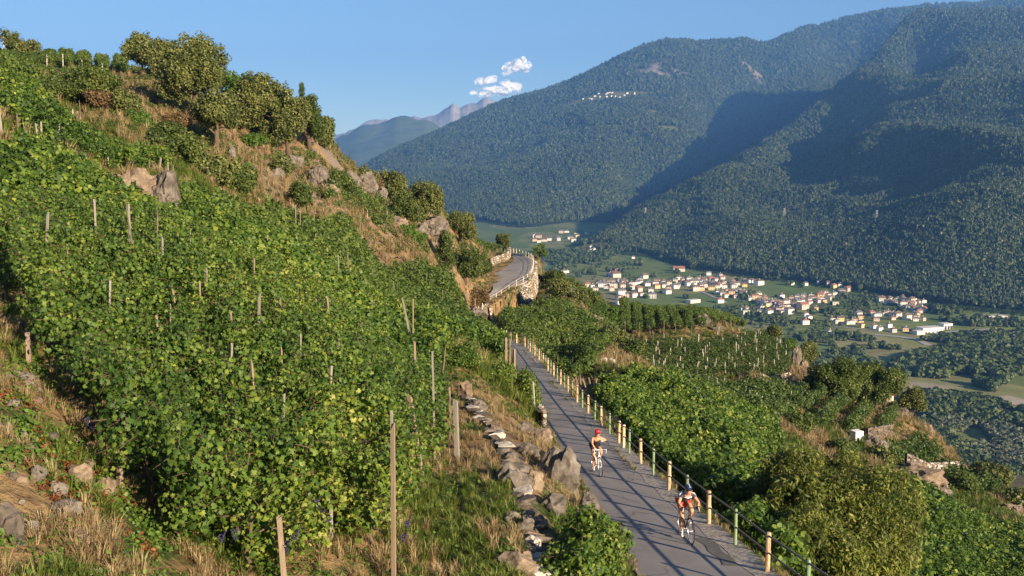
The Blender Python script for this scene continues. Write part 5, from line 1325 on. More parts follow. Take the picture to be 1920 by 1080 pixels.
# ---------------------------------------------------------------- forests on the mountains (one mass nobody could count)
def conifer_src(seed):
    rg = random.Random(seed); mb = MB(); n = 6
    for k in range(3):
        z0, z1, r = k * .27 + .08, k * .27 + .46, .24 - k * .06
        ring = [(math.cos(6.283 * i / n + k) * r * rg.uniform(.7, 1.2), math.sin(6.283 * i / n + k) * r * rg.uniform(.7, 1.2), z0 + rg.uniform(-.03, .05)) for i in range(n)]
        mb.add(ring + [(rg.uniform(-.02, .02), rg.uniform(-.02, .02), z1)], [(i, (i + 1) % n, n) for i in range(n)])
    o = mb.obj('conifer_form', M['conifer'], link=False); set_attr(o.data, 'tint', np.array([rg.random() for _ in o.data.polygons]), dom='FACE'); return o
def crown_src(seed, mat, n=34):
    rg = np.random.default_rng(seed)
    o = clump('crown_form', n, .44, .34, QUAD_LEAF, mat, seed, up=.15, hollow=.75)
    V = [v.co.copy() for v in o.data.vertices]
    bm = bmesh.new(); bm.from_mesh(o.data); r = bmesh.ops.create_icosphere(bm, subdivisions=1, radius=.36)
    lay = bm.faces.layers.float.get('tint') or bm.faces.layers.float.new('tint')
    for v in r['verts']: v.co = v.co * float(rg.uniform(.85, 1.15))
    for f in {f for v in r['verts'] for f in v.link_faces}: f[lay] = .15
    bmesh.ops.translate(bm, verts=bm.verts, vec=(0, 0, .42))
    bm.to_mesh(o.data); bm.free(); return o
M['conifer'] = leaf_mat('conifer_needles', [(0.0, (0.014, 0.028, 0.012)), (0.6, (0.034, 0.055, 0.018)), (1.0, (0.070, 0.090, 0.028))], trans=0.05, big=0.0022)
G['mforest'] = scatter_group('mountain_tree_forms', [conifer_src(i) for i in range(3)] + [crown_src(600 + i, M['forest_m']) for i in range(4)])
G['vforest'] = scatter_group('valley_tree_forms', [crown_src(620 + i, M['forest'], 60) for i in range(5)])
G['wforest'] = scatter_group('willow_tree_forms', [crown_src(640 + i, M['willow'], 60) for i in range(3)])
def forest(n, ulo, uhi, ylo, yhi, s_lo, s_hi, name, label):
    Y = np.exp(RNG.uniform(math.log(ylo), math.log(yhi), n)); u = RNG.uniform(ulo, uhi, n); X = u * Y
    z = far_ground(X, Y); m = far_ground(X, Y, FM); mw = far_ground(X, Y, meadow) + far_ground(X, Y, bare)
    z2 = far_ground(X, Y * 1.004); s1, s2 = -z / Y, -z2 / (Y * 1.004)
    front = s2 < s1 + .0004                      # slopes turned towards the viewer, and a little beyond their crests
    ok = (m > 6) & (mw < .35 + .3 * RNG.random(n)) & (front | (RNG.random(n) < .25))
    X, Y, z = X[ok], Y[ok], z[ok]
    sc = s_lo + (s_hi - s_lo) * np.clip((Y - 1500) / 8000, 0, 1); sc = sc * RNG.uniform(.7, 1.35, len(X))
    o = scatter(name, np.stack([X, Y, z - .5], 1), np.stack([RNG.uniform(-.08, .08, len(X)), RNG.uniform(-.08, .08, len(X)), RNG.uniform(0, 6.28, len(X))], 1), np.stack([sc, sc, sc * RNG.uniform(1.0, 1.5, len(X))], 1), G['mforest'])
    tag(o, label, kind='stuff'); print('forest', name, len(X))
forest(165000, -.22, .60, 1450, 4200, 9, 24, 'mountain_forest', 'mixed forest covering the near mountain slopes')
forest(130000, -.22, .60, 4200, 10500, 11, 27, 'far_mountain_forest', 'dark forest on the far mountain slopes')

# ---------------------------------------------------------------- hills far up the valley
def far_range(name, label, sky_, Ys, depth, mat, rough, seed, step=60):
    xs = np.array([p[0] for p in sky_], float); ys = np.array([p[1] for p in sky_], float)
    px = np.linspace(xs[0], xs[-1], step); py = np.interp(px, xs, ys)
    V = []; K = 26
    for k in range(K):
        f = k / (K - 1)                                                    # 0 foot towards us, .7 crest, 1 behind
        Y = Ys - depth * (1 - f / .7) if f < .7 else Ys + depth * .5 * (f - .7) / .3
        for x, y in zip(px, py):
            X, _, Z = P(x, y, Ys); t = f / .7 if f < .7 else 1 - (f - .7) / .3 * .5
            X = X / Ys * Y
            zz = VALLEY - 400 + (Z - VALLEY + 400) * (t ** 1.1)
            rn = float(fbm(np.array([X / 700.]), np.array([Y / 900.]), seed, 5, True)[0])
            V.append((X, Y, zz + rough * rn * min(1, t * 1.2) - rough * .4))
    o = mesh_obj(name, V, terrain_faces(K, step), mat, smooth=rough < 100)
    return tag(o, label, kind='structure')
M['far_rock'] = plain('far_bare_rock', (0.40, 0.35, 0.31), 1.0, 0.35, 0.004)
M['far_wood'] = plain('far_wood', (0.09, 0.12, 0.055), 1.0, 0.35, 0.006)
far_range('distant_wooded_hill', 'blue wooded hill closing the valley', [(330,330),(520,290),(620,256),(660,240),(700,226),(740,214),(765,211),(800,222),(850,250),(950,300)], 12000, 4500, M['far_wood'], 70, 61, 110)
far_range('distant_rocky_peaks', 'bare rocky peaks behind the wooded hill', [(740,240),(765,216),(775,204),(790,210),(805,208),(830,202),(850,193),(862,196),(877,189),(893,186),(906,176),(915,176),(930,183),(960,205),(1010,250)], 15500, 3500, M['far_rock'], 110, 62, 150)
far_range('distant_rocky_ridge', 'low bare ridge at the left end of the far range', [(560,275),(620,252),(650,240),(680,230),(705,221),(725,219),(760,232),(800,260)], 16600, 2500, M['far_rock'], 110, 63, 110)

# ---------------------------------------------------------------- clouds
M['cloud'] = None
mc, nt, b = new_mat('cloud_vapour')
b.inputs['Base Color'].default_value = (0.92, 0.92, 0.92, 1); b.inputs['Roughness'].default_value = 1.0; b.inputs['Specular IOR Level'].default_value = 0.0
tr = nt.nodes.new('ShaderNodeBsdfTransparent'); ms = nt.nodes.new('ShaderNodeMixShader'); lw = nt.nodes.new('ShaderNodeLayerWeight'); lw.inputs[0].default_value = .35
g_ = nt.nodes.new('ShaderNodeNewGeometry'); nn = noise(nt, .006, 5, .7, vec=g_.outputs['Position'])
f_ = mth(nt, 'ADD', mth(nt, 'MULTIPLY', lw.outputs['Facing'], 1.5), mth(nt, 'MULTIPLY', mth(nt, 'SUBTRACT', nn, .5), 1.4))
fr = ramp(nt, f_, [(.0, (.22, .22, .22)), (.50, (1, 1, 1))])
nt.links.new(fr, ms.inputs[0]); nt.links.new(b.outputs[0], ms.inputs[1]); nt.links.new(tr.outputs[0], ms.inputs[2]); nt.links.new(ms.outputs[0], nt.nodes['Material Output'].inputs[0])
def cloud(parts, Y, label, seed):
    rg = random.Random(seed); bm = bmesh.new(); c0 = P(parts[0][0], parts[0][1], Y)
    for px, py, w, h in parts:
        c = P(px, py, Y)
        for i in range(7):
            rx, rz = w / FPX * Y * .5, h / FPX * Y * .5
            a = rg.uniform(0, 6.28); q = rg.uniform(0, .55)
            m = Matrix.Translation((c[0] - c0[0] + math.cos(a) * rx * q, rg.uniform(-.3, .3) * rx, c[2] - c0[2] + math.sin(a) * rz * q)) @ Matrix.Diagonal((rx * rg.uniform(.5, .75), rx * .6, rz * rg.uniform(.5, .75), 1))
            bmesh.ops.create_icosphere(bm, subdivisions=3, radius=1, matrix=m)
    me = bpy.data.meshes.new('cloud'); bm.to_mesh(me); bm.free(); o = bpy.data.objects.new('cloud', me); COL.objects.link(o); o.location = c0; me.materials.append(mc)
    rm = o.modifiers.new('one_body', 'REMESH'); rm.mode = 'VOXEL'; rm.voxel_size = 16
    tx = bpy.data.textures.new('puff', 'CLOUDS'); tx.noise_scale = 110; dm = o.modifiers.new('puffs', 'DISPLACE'); dm.texture = tx; dm.strength = 55; dm.mid_level = .55
    o.data.polygons.foreach_set('use_smooth', np.ones(len(o.data.polygons), bool)); rm.use_smooth_shade = True
    tag(o, label, 'cloud')
cloud([(970,122,50,40),(955,129,40,26),(985,125,32,26)], 19500, 'upper bright white cloud puff above the mountain', 1)
cloud([(903,151,40,24),(920,148,34,16)], 19500, 'small faint cloud left of the others', 2)
cloud([(948,164,60,34),(918,169,56,28),(896,171,40,18),(965,166,40,28),(932,172,76,26)], 19500, 'wide white cloud resting on the mountain ridge', 3)

# ---------------------------------------------------------------- valley: roads, woods, single trees
def vroad(pxs, w, label, name='valley_road', mat='kerb'):
    q = [hit(x, y, True) for x, y in pxs]; q = [a for a in q if a]; pts = []
    for a, b in zip(q, q[1:]):
        for t in np.linspace(0, 1, 8, endpoint=False):
            x, y = a[0] + (b[0] - a[0]) * t, a[1] + (b[1] - a[1]) * t; pts.append((x, y, float(far_ground(x, y)) + .5))
    tag(ribbon(pts, w, name, M[mat]), label, kind='structure')
M['vroad'] = plain('valley_tarmac', (0.30, 0.28, 0.26), 0.9, 0.15, 0.02)
M['sand'] = plain('river_gravel', (0.34, 0.28, 0.21), 1.0, 0.25, 0.05)
vroad([(1640,628),(1690,632),(1722,638),(1745,650)], 11, 'pale valley road passing the white hall', mat='vroad')
vroad([(1750,626),(1790,622),(1840,619),(1860,617)], 9, 'pale yard road right of the white hall', mat='vroad')
vroad([(1310,545),(1345,560),(1365,570)], 7, 'small valley road beside the village', mat='vroad')
vroad([(1560,612),(1600,616),(1650,622)], 6, 'road below the yellow house', mat='vroad')
vroad([(1660,722),(1700,728),(1740,733),(1790,742)], 14, 'sandy track through the river meadow', mat='sand')
vroad([(1870,745),(1930,760)], 30, 'gravel bank of the river', mat='sand')
def vtree(px, py, wpx, label='dark round tree standing in the open valley meadows', group='single trees of the valley', hk=1.0, g='vforest'):
    q = hit(px, py, True)
    if q is None: return
    s = wpx / FPX * q[1]; SEED[0] += 1
    root = empty('valley_tree', q, 0, label, 'tree', group)
    o = bpy.data.objects.new('trunk', VT); COL.objects.link(o); o.parent = root; o.scale = (s, s, s * .5)
    rg = np.random.default_rng(SEED[0]); n = 7
    p = rg.uniform(-.34, .34, (n, 3)) * s * np.array([1, 1, .5]); p[:, 2] += s * .12
    o = scatter('crown', p, rand_turn(n, .4), s * rg.uniform(.45, .8, n) * hk, G[g], root); o['kind'] = 'stuff'
mb = MB(); mb.tube([(0, 0, -.1), (0, 0, .7)], [.05, .03], 5); VT = mb.obj('trunk', M['bark'], link=False).data
for px, py, w in [(1670,656,14),(1685,656,13),(1606,665,26),(1640,655,20),(1655,652,18),(1300,503,22),(1110,515,20),(1198,498,18),(1085,520,14),(1240,486,10),(1352,507,14),(1270,513,12),(1420,515,12),(1613,545,16),(1735,500,16),(1770,510,12),(1480,535,12),(1500,540,12),(1560,590,18),(1570,596,14),(1425,600,20),(1442,606,18),
    (1470,612,16),(1375,590,16),(1340,583,14),(1395,560,14),(1410,556,16),(1290,560,14),(1490,588,14),(1520,590,16),(1540,586,12),(1555,610,18),(1530,640,18),(1560,650,16),(1500,640,20),(1590,632,16),(1610,640,14),(1545,632,14),(1730,640,14),(1750,640,13),(1765,630,12),(1790,632,12),(1820,612,22),(1835,600,18),(1805,600,14),(1760,588,24),(1745,584,20),(1775,592,18),
    (1785,580,14),(1800,588,14),(1725,560,16),(1700,572,14),(1640,560,12),(1660,566,12),(1625,575,16),(1600,572,14),(1585,556,14),(1900,600,14),(1870,628,20),(1850,640,20),(1890,636,16),(1910,626,18),(1165,512,12),(1140,510,14),(1060,505,14),(1040,508,12),(1225,520,12),(1320,520,10),(1380,530,12),(1255,530,10),(1180,545,12),(1210,560,12)]: vtree(px, py, w)
def vwood(name, poly, n, smin, smax, label, g='vforest'):
    q = [hit(x, y, True) for x, y in poly]; q = [a for a in q if a]
    xs = [a[0] for a in q]; ys = [a[1] for a in q]; x = RNG.uniform(min(xs), max(xs), n * 5); y = RNG.uniform(min(ys), max(ys), n * 5); ok = inside(q, x, y); x, y = x[ok][:n], y[ok][:n]
    k = fbm(x / 60, y / 60, 97, 3) > -.35; x, y = x[k], y[k]; s = RNG.uniform(smin, smax, len(x))
    o = scatter(name, np.stack([x, y, far_ground(x, y) - .5], 1), np.stack([RNG.uniform(-.1, .1, len(x)), RNG.uniform(-.1, .1, len(x)), RNG.uniform(0, 6.28, len(x))], 1), np.stack([s, s, s * RNG.uniform(.8, 1.15, len(s))], 1), G[g]); tag(o, label, kind='stuff')
vwood('river_wood', [(1655,705),(1690,680),(1730,668),(1800,655),(1920,650),(1960,655),(1960,700),(1900,706),(1860,735),(1780,712),(1720,708)], 1500, 9, 17, 'wood by the river at the right')
vwood('river_wood', [(1530,690),(1545,670),(1600,668),(1650,690),(1655,715),(1620,735),(1580,735),(1540,720)], 420, 9, 16, 'wood behind the terraces')
vwood('river_wood', [(1740,640),(1810,632),(1930,628),(1930,640),(1800,648)], 360, 8, 13, 'dark wood band right of the white hall')
vwood('river_wood', [(1690,768),(1720,742),(1830,752),(1930,778),(1960,820),(1920,812),(1800,790),(1760,800)], 1500, 8, 14, 'dark wood along the near river bank')
vwood('willow_wood', [(1740,800),(1790,785),(1930,815),(1980,850),(1960,895),(1850,870),(1790,840)], 1200, 6, 11, 'grey green willows below the terraces', 'wforest')
vwood('river_wood', [(1860,880),(1960,895),(1960,915),(1880,900)], 260, 6, 10, 'bushes at the foot of the hill')
vwood('river_wood', [(1700,790),(1760,800),(1850,870),(1960,920),(1960,1000),(1830,930),(1720,860)], 900, 7, 12, 'wood at the foot of the terraced hill')
vwood('hedges', [(1500,628),(1560,622),(1640,632),(1640,640),(1560,646),(1500,640)], 100, 5, 9, 'hedge belt in front of the fields')
vwood('hedges', [(1250,590),(1400,572),(1540,600),(1620,628),(1500,640),(1400,610),(1300,600)], 220, 5, 9, 'scattered trees below the village')
vwood('hedges', [(1340,545),(1400,550),(1560,570),(1640,585),(1640,600),(1500,600),(1400,585)], 170, 4, 7, 'garden trees among the houses')
vwood('hedges', [(1560,548),(1700,560),(1700,590),(1600,590),(1560,570)], 150, 5, 8, 'hedges between the two hamlets')
vwood('hedges', [(1110,520),(1260,512),(1300,535),(1200,560),(1120,545)], 70, 4, 8, 'garden trees at the left end of the village')
vwood('hedges', [(1020,500),(1120,490),(1200,495),(1200,505),(1090,515),(1030,510)], 60, 6, 10, 'hedges on the upper meadow')
vwood('hedges', [(1000,470),(1080,470),(1160,475),(1140,490),(1050,500),(1000,490)], 330, 9, 15, 'wood under the hillside hamlets')
vwood('hedges', [(1760,600),(1860,600),(1930,605),(1930,615),(1800,612)], 120, 7, 12, 'trees behind the white hall')
vwood('hedges', [(1400,520),(1520,528),(1620,548),(1680,556),(1600,546),(1500,522)], 150, 7, 11, 'trees along the forest edge')

# ---------------------------------------------------------------- houses
WALLS = {'cream': (0.66, 0.60, 0.50), 'white': (0.76, 0.74, 0.70), 'yellow': (0.66, 0.53, 0.26), 'pink': (0.60, 0.46, 0.38), 'orange': (0.62, 0.42, 0.24), 'grey': (0.50, 0.48, 0.46), 'red': (0.42, 0.12, 0.09)}
for k_, c_ in WALLS.items(): M['w_' + k_] = plain(k_ + '_plaster', c_, 0.9, 0.08, 0.3)
M['r_brown'] = plain('brown_roof_tiles', (0.16, 0.105, 0.08), 0.9, 0.25, 0.8)
M['r_grey'] = plain('grey_slate_roof', (0.15, 0.145, 0.14), 0.8, 0.25, 0.8)
M['r_red'] = plain('red_roof_tiles', (0.30, 0.13, 0.09), 0.9, 0.2, 0.8)
M['r_flat'] = plain('flat_pale_roof', (0.55, 0.52, 0.48), 0.9, 0.1, 0.2)
M['win'] = plain('dark_window', (0.045, 0.05, 0.055), 0.3, 0.2, 1)
WM = MB(); WM.box((0, 0, 0), (1, 1, 1)); WINM = WM.obj('window', M['win'], link=False).data
HC = {}
def house(q, w, d, h, rz, wall, roof, label, group, flat=False, wins=True, cat='house', name='house', hip=False):
    root = empty(name, q, rz, label, cat, group)
    mb = MB(); mb.box((0, 0, h / 2 - 1.5), (w, d, h + 3)); 
    rh = 0 if flat else min(w, d) * .24
    if not flat and not hip: mb.add([(-w/2, -d/2, h), (-w/2, d/2, h), (-w/2, 0, h + rh), (w/2, -d/2, h), (w/2, d/2, h), (w/2, 0, h + rh)], [(0, 2, 1), (3, 4, 5)])
    mb.obj('wall', M['w_' + wall], root)
    e = .6; rb = MB()
    if flat: rb.box((0, 0, h + .2), (w + .8, d + .8, .5))
    elif hip:
        a, b = w / 2 + e, d / 2 + e; t = max(0, a - b) 
        rb.add([(-a, -b, h - .1), (a, -b, h - .1), (a, b, h - .1), (-a, b, h - .1), (-t, 0, h + rh), (t, 0, h + rh)], [(0, 1, 5, 4), (1, 2, 5), (2, 3, 4, 5), (3, 0, 4), (3, 2, 1, 0)])
    else:
        a, b = w / 2 + e, d / 2 + e; s = rh / (d / 2); z0 = h - e * s + .05
        rb.add([(-a, -b, z0), (a, -b, z0), (a, 0, h + rh + .05), (-a, 0, h + rh + .05), (-a, b, z0), (a, b, z0)] + [(-a, -b, z0 + .3), (a, -b, z0 + .3), (a, 0, h + rh + .4), (-a, 0, h + rh + .4), (-a, b, z0 + .3), (a, b, z0 + .3)],
               [(3, 2, 1, 0), (2, 3, 4, 5), (6, 7, 8, 9), (9, 8, 11, 10), (0, 1, 7, 6), (5, 4, 10, 11), (0, 6, 9, 3), (3, 9, 10, 4), (1, 2, 8, 7), (2, 5, 11, 8)])
    ro = rb.obj('roof', M['r_flat' if flat else 'r_' + roof], root)
    if not flat:
        cb = MB(); cb.box((w * .2, d * .12, h + rh * .9 + .5), (.9, .9, 1.8)); cb.obj('chimney', M['w_grey'], ro)
    if wins:
        st = max(1, int(h / 3)); nw = max(2, int(w / 4.0))
        for s in range(st):
            for i in range(nw):
                o = bpy.data.objects.new('window', WINM); COL.objects.link(o); o.parent = root; o.location = ((i + .5) / nw * w - w / 2, -d / 2 - .02, h * (s + .5) / st + .1); o.scale = (1.3, .2, 1.5)
        for s in range(st):
            for i in range(2):
                o = bpy.data.objects.new('window', WINM); COL.objects.link(o); o.parent = root; o.location = (w / 2 + .02, (i - .5) * d * .5, h * (s + .5) / st + .1); o.scale = (.2, 1.3, 1.5)
    return root
def hs(lst, sx, bx, by, cluster, group):
    rg = random.Random(len(lst) * 7 + int(bx))
    for k, it in enumerate(lst):
        x, y = it[0] / sx + bx, it[1] / sx + by; wp = (it[2] if len(it) > 2 else 42 * sx / 5.4) / sx; wall = it[3] if len(it) > 3 else rg.choice(['cream', 'cream', 'white', 'white', 'cream', 'pink', 'grey'])
        roof = it[4] if len(it) > 4 else rg.choice(['brown', 'grey', 'brown', 'brown', 'red' if rg.random() < .3 else 'grey'])
        q = hit(x, y + wp * .35, True)
        if q is None: continue
        w = wp / FPX * q[1] * 1.12; w = max(8, w); flat = len(it) > 5; h = w * rg.uniform(.55, .75) if w < 16 else rg.uniform(6.5, 9.5); d = w * rg.uniform(.75, 1.0)
        if flat: h = min(5.5, w * .5); d = min(w * .5, 16)
        big = len(it) > 3 or w > 13
        house(q, w, d, h, R(rg.uniform(-12, 38)), wall, roof, '%s %s house with %s roof %s' % ('long flat' if flat else ('larger' if w > 13 else 'small'), wall, {'brown': 'a brown', 'grey': 'a grey', 'red': 'a red'}[roof], cluster),
              group, flat, wins=(wp > 7), hip=rg.random() < .4)
hs([(205,205),(240,205,45,'pink'),(195,237,40,'orange','red'),(245,255,30,'white'),(292,238,44,'cream'),(330,228,44,'white'),(410,235),(440,165),(490,160),(520,215,50,'cream'),(550,245,40,'cream'),(567,185,20,'white'),(583,203,34,'yellow'),(672,180,24)], 4.8, 960, 400, 'of the high hillside hamlet', 'houses of the high hamlet')
hs([(655,335,26,'white'),(690,352,26,'white'),(712,300,26,'white'),(740,325,30,'white'),(770,320,26,'white'),(790,298,26,'white'),(700,330,24,'white'),(660,350,22,'white'),(760,345,22,'white')], 4.8, 960, 400, 'of the white hamlet at the meadow top', 'houses of the white hamlet')
hs([(1090,400,22,'white'),(462,532,40,'white'),(495,528,20,'white'),(945,520,40,'red','red'),(935,552,66,'cream'),(880,555,40,'white'),(1190,570,50,'cream'),(1500,490,90,'cream','red'),(1770,545)], 4.8, 960, 400, 'alone in the upper meadow', 'houses alone in the meadow')
hs([(680,650,42,'pink','red'),(720,655,34,'white'),(815,640,70,'white'),(845,665),(880,625,44),(915,650,60,'cream'),(895,685,40,'pink','red'),(1003,628,54,'cream'),(1070,640,50),(1115,630,44,'white'),(1070,668,50,'cream'),(985,715,64,'white'),(965,762,56,'pink'),(970,795,60,'white'),(1045,740,44),(1095,740,50,'cream'),(1140,690,46,'pink','red'),(1160,730),(1230,630,46,'cream'),(1250,695,40,'white'),(1265,745,60,'grey'),(1305,615,48,'cream'),(1300,660,46,'yellow','red'),(1360,625),(1370,655),(1395,705,54,'white'),(1410,680)], 4.8, 960, 400, 'at the left end of the village', 'houses at the left end of the village')
hs([(1470,660,50,'white'),(1470,610),(1500,585),(1590,600,56,'cream'),(1540,625),(1580,640),(1640,640),(1655,680,54,'cream'),(1705,680,40,'orange'),(1690,590),(1740,630),(1780,590),(1800,640),(1795,672,50,'yellow'),(1830,605),(1840,710),(1880,615),(1890,640),(1890,580),(1870,560),(1890,720),(1610,630),(1850,660),(1630,768,110,'cream','brown',1),(1870,785,56,'pink','red'),(1845,912,50,'pink','red')], 4.8, 960, 400, 'in the middle of the village', 'houses in the middle of the village')
hs([(300,345,44,'white'),(315,372),(320,412,50),(325,442,56,'cream'),(437,410,46,'white'),(455,445,60),(495,430),(575,405,34,'pink'),(573,450,48,'yellow'),(632,405),(670,405),(735,418,80,'white'),(265,530,44,'white'),(330,545,50,'white'),(382,513,40,'yellow'),(430,540,60,'orange'),(360,570,50,'cream','red'),(480,575,50,'pink'),(545,565),(590,570),(300,625,64,'white','red'),(635,605,44),(690,585,70,'orange'),(795,610,50,'cream'),(820,675,54,'yellow'),(765,702,60,'cream'),(880,660,44,'grey'),(550,710),(590,715),(590,755,64,'cream')], 6, 1300, 460, 'on the right side of the village', 'houses on the right side of the village')
hs([(935,660),(985,660,54,'cream'),(1040,632,60,'grey'),(1000,700,64,'cream'),(990,755,50,'cream'),(1065,690,56,'white'),(1075,742,76,'white'),(1140,675,60,'white'),(1145,635,44),(1205,600,50,'cream'),(1230,688,90,'pink','red'),(1305,645,50,'white'),(1290,590),(1350,595,50,'pink'),(1425,570,60,'orange','red'),(1505,570,45,'white','red'),(1470,630,45,'orange'),(1400,630),(1375,712,40,'orange'),(740,755,44),(850,755,64,'white'),(900,715),(990,572,50,'white'),(1170,580),(1240,575),(1250,615),(1180,610),(1440,600),(1100,600),(1320,570)], 6, 1300, 460, 'in the right quarter of the village', 'houses in the right quarter of the village')
hs([(170,320,34,'cream'),(65,380),(1260,442,36,'white'),(1085,430,36),(1110,435,36),(1415,420,30,'white'),(1525,435),(1580,466,50,'yellow','red'),(1650,455,34,'white'),(1660,520,54,'white'),(1685,545),(1570,555,62,'cream'),(1740,495,60,'pink','red'),(1600,652,60,'cream','brown',1)], 6, 1300, 460, 'near the edge of the forest', 'houses near the forest edge')
hs([(1255,865,70,'white','red'),(1300,812,50,'white'),(1260,782,50,'white'),(1550,842,62,'cream'),(1655,832,60,'yellow'),(1610,862),(1780,866,56,'white'),(1810,850),(1730,875,44,'grey'),(1855,770,60,'cream'),(1870,812,54,'orange'),(1880,870,50,'yellow'),(1890,908,50,'yellow'),(1530,982,54,'white')], 6, 1300, 460, 'along the road in front of the village', 'houses along the valley road')
hs([(490,335,60,'grey'),(650,325,44,'cream'),(615,365,54,'cream'),(705,310,36,'pink'),(720,335),(705,380,64,'cream'),(760,370,50),(820,335),(810,360,44,'white'),(800,410,48,'pink'),(865,360),(910,350,44),(910,432,50,'white','red')], 5.333, 1560, 500, 'of the small hamlet by the wood', 'houses of the hamlet by the wood')
hs([(395,465),(425,485),(470,480,44,'white'),(520,470,50,'cream'),(555,460,44),(600,482),(645,490,50),(605,518,40,'pink'),(750,510,62,'cream'),(800,505,50,'pink'),(845,480,50,'orange'),(838,510,50,'cream'),(835,530),(905,528),(415,600,52,'white'),(475,630,30,'white'),(565,600,30,'white'),(610,640),(730,628,50,'orange')], 5.333, 1560, 500, 'near the white hall', 'houses near the white hall')
rg_ = random.Random(99)
for (pl, n_, cl, gn) in [([(1120,535),(1180,530),(1290,533),(1350,527)],34,'squeezed in at the left village end','houses at the left end of the village'),([(1300,532),(1350,528),(1420,560),(1460,575)],30,'squeezed in at the village middle','houses in the middle of the village'),([(1430,568),(1470,575),(1520,560),(1590,548)],34,'squeezed in at the right village quarter','houses in the right quarter of the village'),([(1660,565),(1700,568),(1730,580),(1690,592),(1620,598)],18,'scattered before the wood','houses of the hamlet by the wood')]:
    lst = []
    for i in range(n_):
        t = rg_.random() * (len(pl) - 1); k = int(t); f = t - k
        lst.append((pl[k][0] + (pl[k+1][0] - pl[k][0]) * f + rg_.uniform(-8, 8), pl[k][1] + (pl[k+1][1] - pl[k][1]) * f + rg_.uniform(-7, 7), rg_.uniform(6.5, 10)))
    hs(lst, 1, 0, 0, cl, gn)
def hall(px, py, wpx, dpx, h, rz, label, parts=(), wall='white', name='hall'):
    q = hit(px, py, True); w, d = wpx / FPX * q[1], dpx / FPX * q[1]
    root = house(q, w, d, h, R(rz), wall, 'grey', label, None, True, False, 'hall', name)
    for (fx, w_, h_) in parts:
        o = bpy.data.objects.new('door_opening', WINM); COL.objects.link(o); o.parent = root; o.location = (fx * w, -d / 2 - .05, h_ / 2); o.scale = (w_, .3, h_)
    return root
hall(1742,622,46,22,7.0,18,'long white hall with a flat roof beside the valley road', [(-.35,3,2),(-.2,3,2),(0,3,2),(.2,3,2),(.35,3,2)])
hall(1772,617,20,16,8.5,18,'white hall wing with three dark open bays', [(-.3,4,5.5),(0.05,4,5.5),(.36,4,5.5)])
hall(1722,627,18,14,5.5,18,'low cream annex at the left end of the white hall', wall='cream')
hall(1866,600,38,18,6.5,8,'long low grey blue warehouse at the far right', wall='grey', parts=[(-.3,5,4),(.1,5,4)])
hall(1842,598,12,12,5.5,8,'small block beside the grey blue warehouse', wall='white')
# hamlets high on the mountain
rg = random.Random(77)
for (cx, cy, rx, ry, n, gname, lab) in [(1140,182,52,7,26,'houses of the high alpine village','tiny house of the village on the high alpine meadow'),(1228,246,12,2,5,'houses on the slope under the alpine village','tiny pale house on the slope below the alpine village'),(1222,214,10,3,4,'houses at the right of the alpine village','tiny house in the clearing right of the alpine village'),(672,272,14,3,6,'houses on the far blue hill','tiny pale house in the clearing of the blue hill'),(730,320,10,1,4,'houses on the lower left slope','tiny house on the lower left mountain slope')]:
    for i in range(n):
        q = hit(cx + rg.uniform(-rx, rx), cy + rg.uniform(-ry, ry), True)
        if q is None: continue
        s = q[1] / FPX; house(q, 3.2 * s, 2.6 * s, 1.9 * s, R(rg.uniform(-20, 40)), rg.choice(['white', 'cream', 'pink']), rg.choice(['red', 'brown', 'grey']), lab, gname, wins=False)
for cx, cy, lab in [(1536,240,'white house alone in the forest of the right mountain, left of three'),(1567,236,'cream house with a red roof alone in the mountain forest, middle of three'),(1601,231,'small white house alone in the mountain forest, right of three')]:
    q = hit(cx, cy, True); s = q[1] / FPX; house((q[0], q[1], q[2] + 2 * s), 4.5 * s, 4 * s, 3.6 * s, R(20), 'white', 'red', lab, None, wins=False)
# pylons
def pylon(px, py, h_px, label):
    q = hit(px, py, True); h = h_px / FPX * q[1]; root = empty('pylon', q, .4, label, 'pylon'); mb = MB(); w = h * .12
    for sx, sy in ((-1, -1), (1, -1), (1, 1), (-1, 1)): mb.tube([(sx * w, sy * w, -2), (sx * w * .2, sy * w * .2, h)], .2, 4)
    for k in range(5):
        z0, z1 = h * k / 5, h * (k + 1) / 5; a, b = w * (1 - .8 * k / 5), w * (1 - .8 * (k + 1) / 5)
        for sgn in (-1, 1): mb.tube([(-a * sgn, -a, z0), (b * sgn, -b, z1)], .12, 4); mb.tube([(-a * sgn, a, z0), (b * sgn, b, z1)], .12, 4)
    mb.obj('mast', M['steel'], root)
    for z in (.7, .82, .94):
        m2 = MB(); m2.tube([(-h * .14, 0, h * z), (h * .14, 0, h * z)], .22, 4); m2.obj('crossarm', M['steel'], root)
M['steel'] = plain('galvanised_steel', (0.42, 0.42, 0.42), 0.5, 0.1, 2, metal=.5)
pylon(1470,412,22,'left lattice pylon on the wooded mountain foot'); pylon(1643,418,24,'right lattice pylon on the wooded mountain foot'); pylon(1210,408,18,'lattice pylon near the valley mouth, left of the other two')
# antenna at the far upper left
x = float(side_of(11, 140)) * 190; root = empty('antenna_mast', (x, 190, float(ground(x, 190))), 0, 'thin white antenna mast on the skyline at the far upper left', 'antenna'); zt = -float(slope_of(66)) * 190 - float(ground(x, 190))
mb = MB(); mb.tube([(0, 0, 0), (0, 0, zt)], [.16, .10], 6); mb.obj('pole', M['r_flat'], root)
for k in range(4):
    m2 = MB(); m2.tube([(-.45, 0, zt - .4 - k * 1.0), (.45, 0, zt - .4 - k * 1.0)], .06, 5); m2.obj('crossbar', M['r_flat'], root)
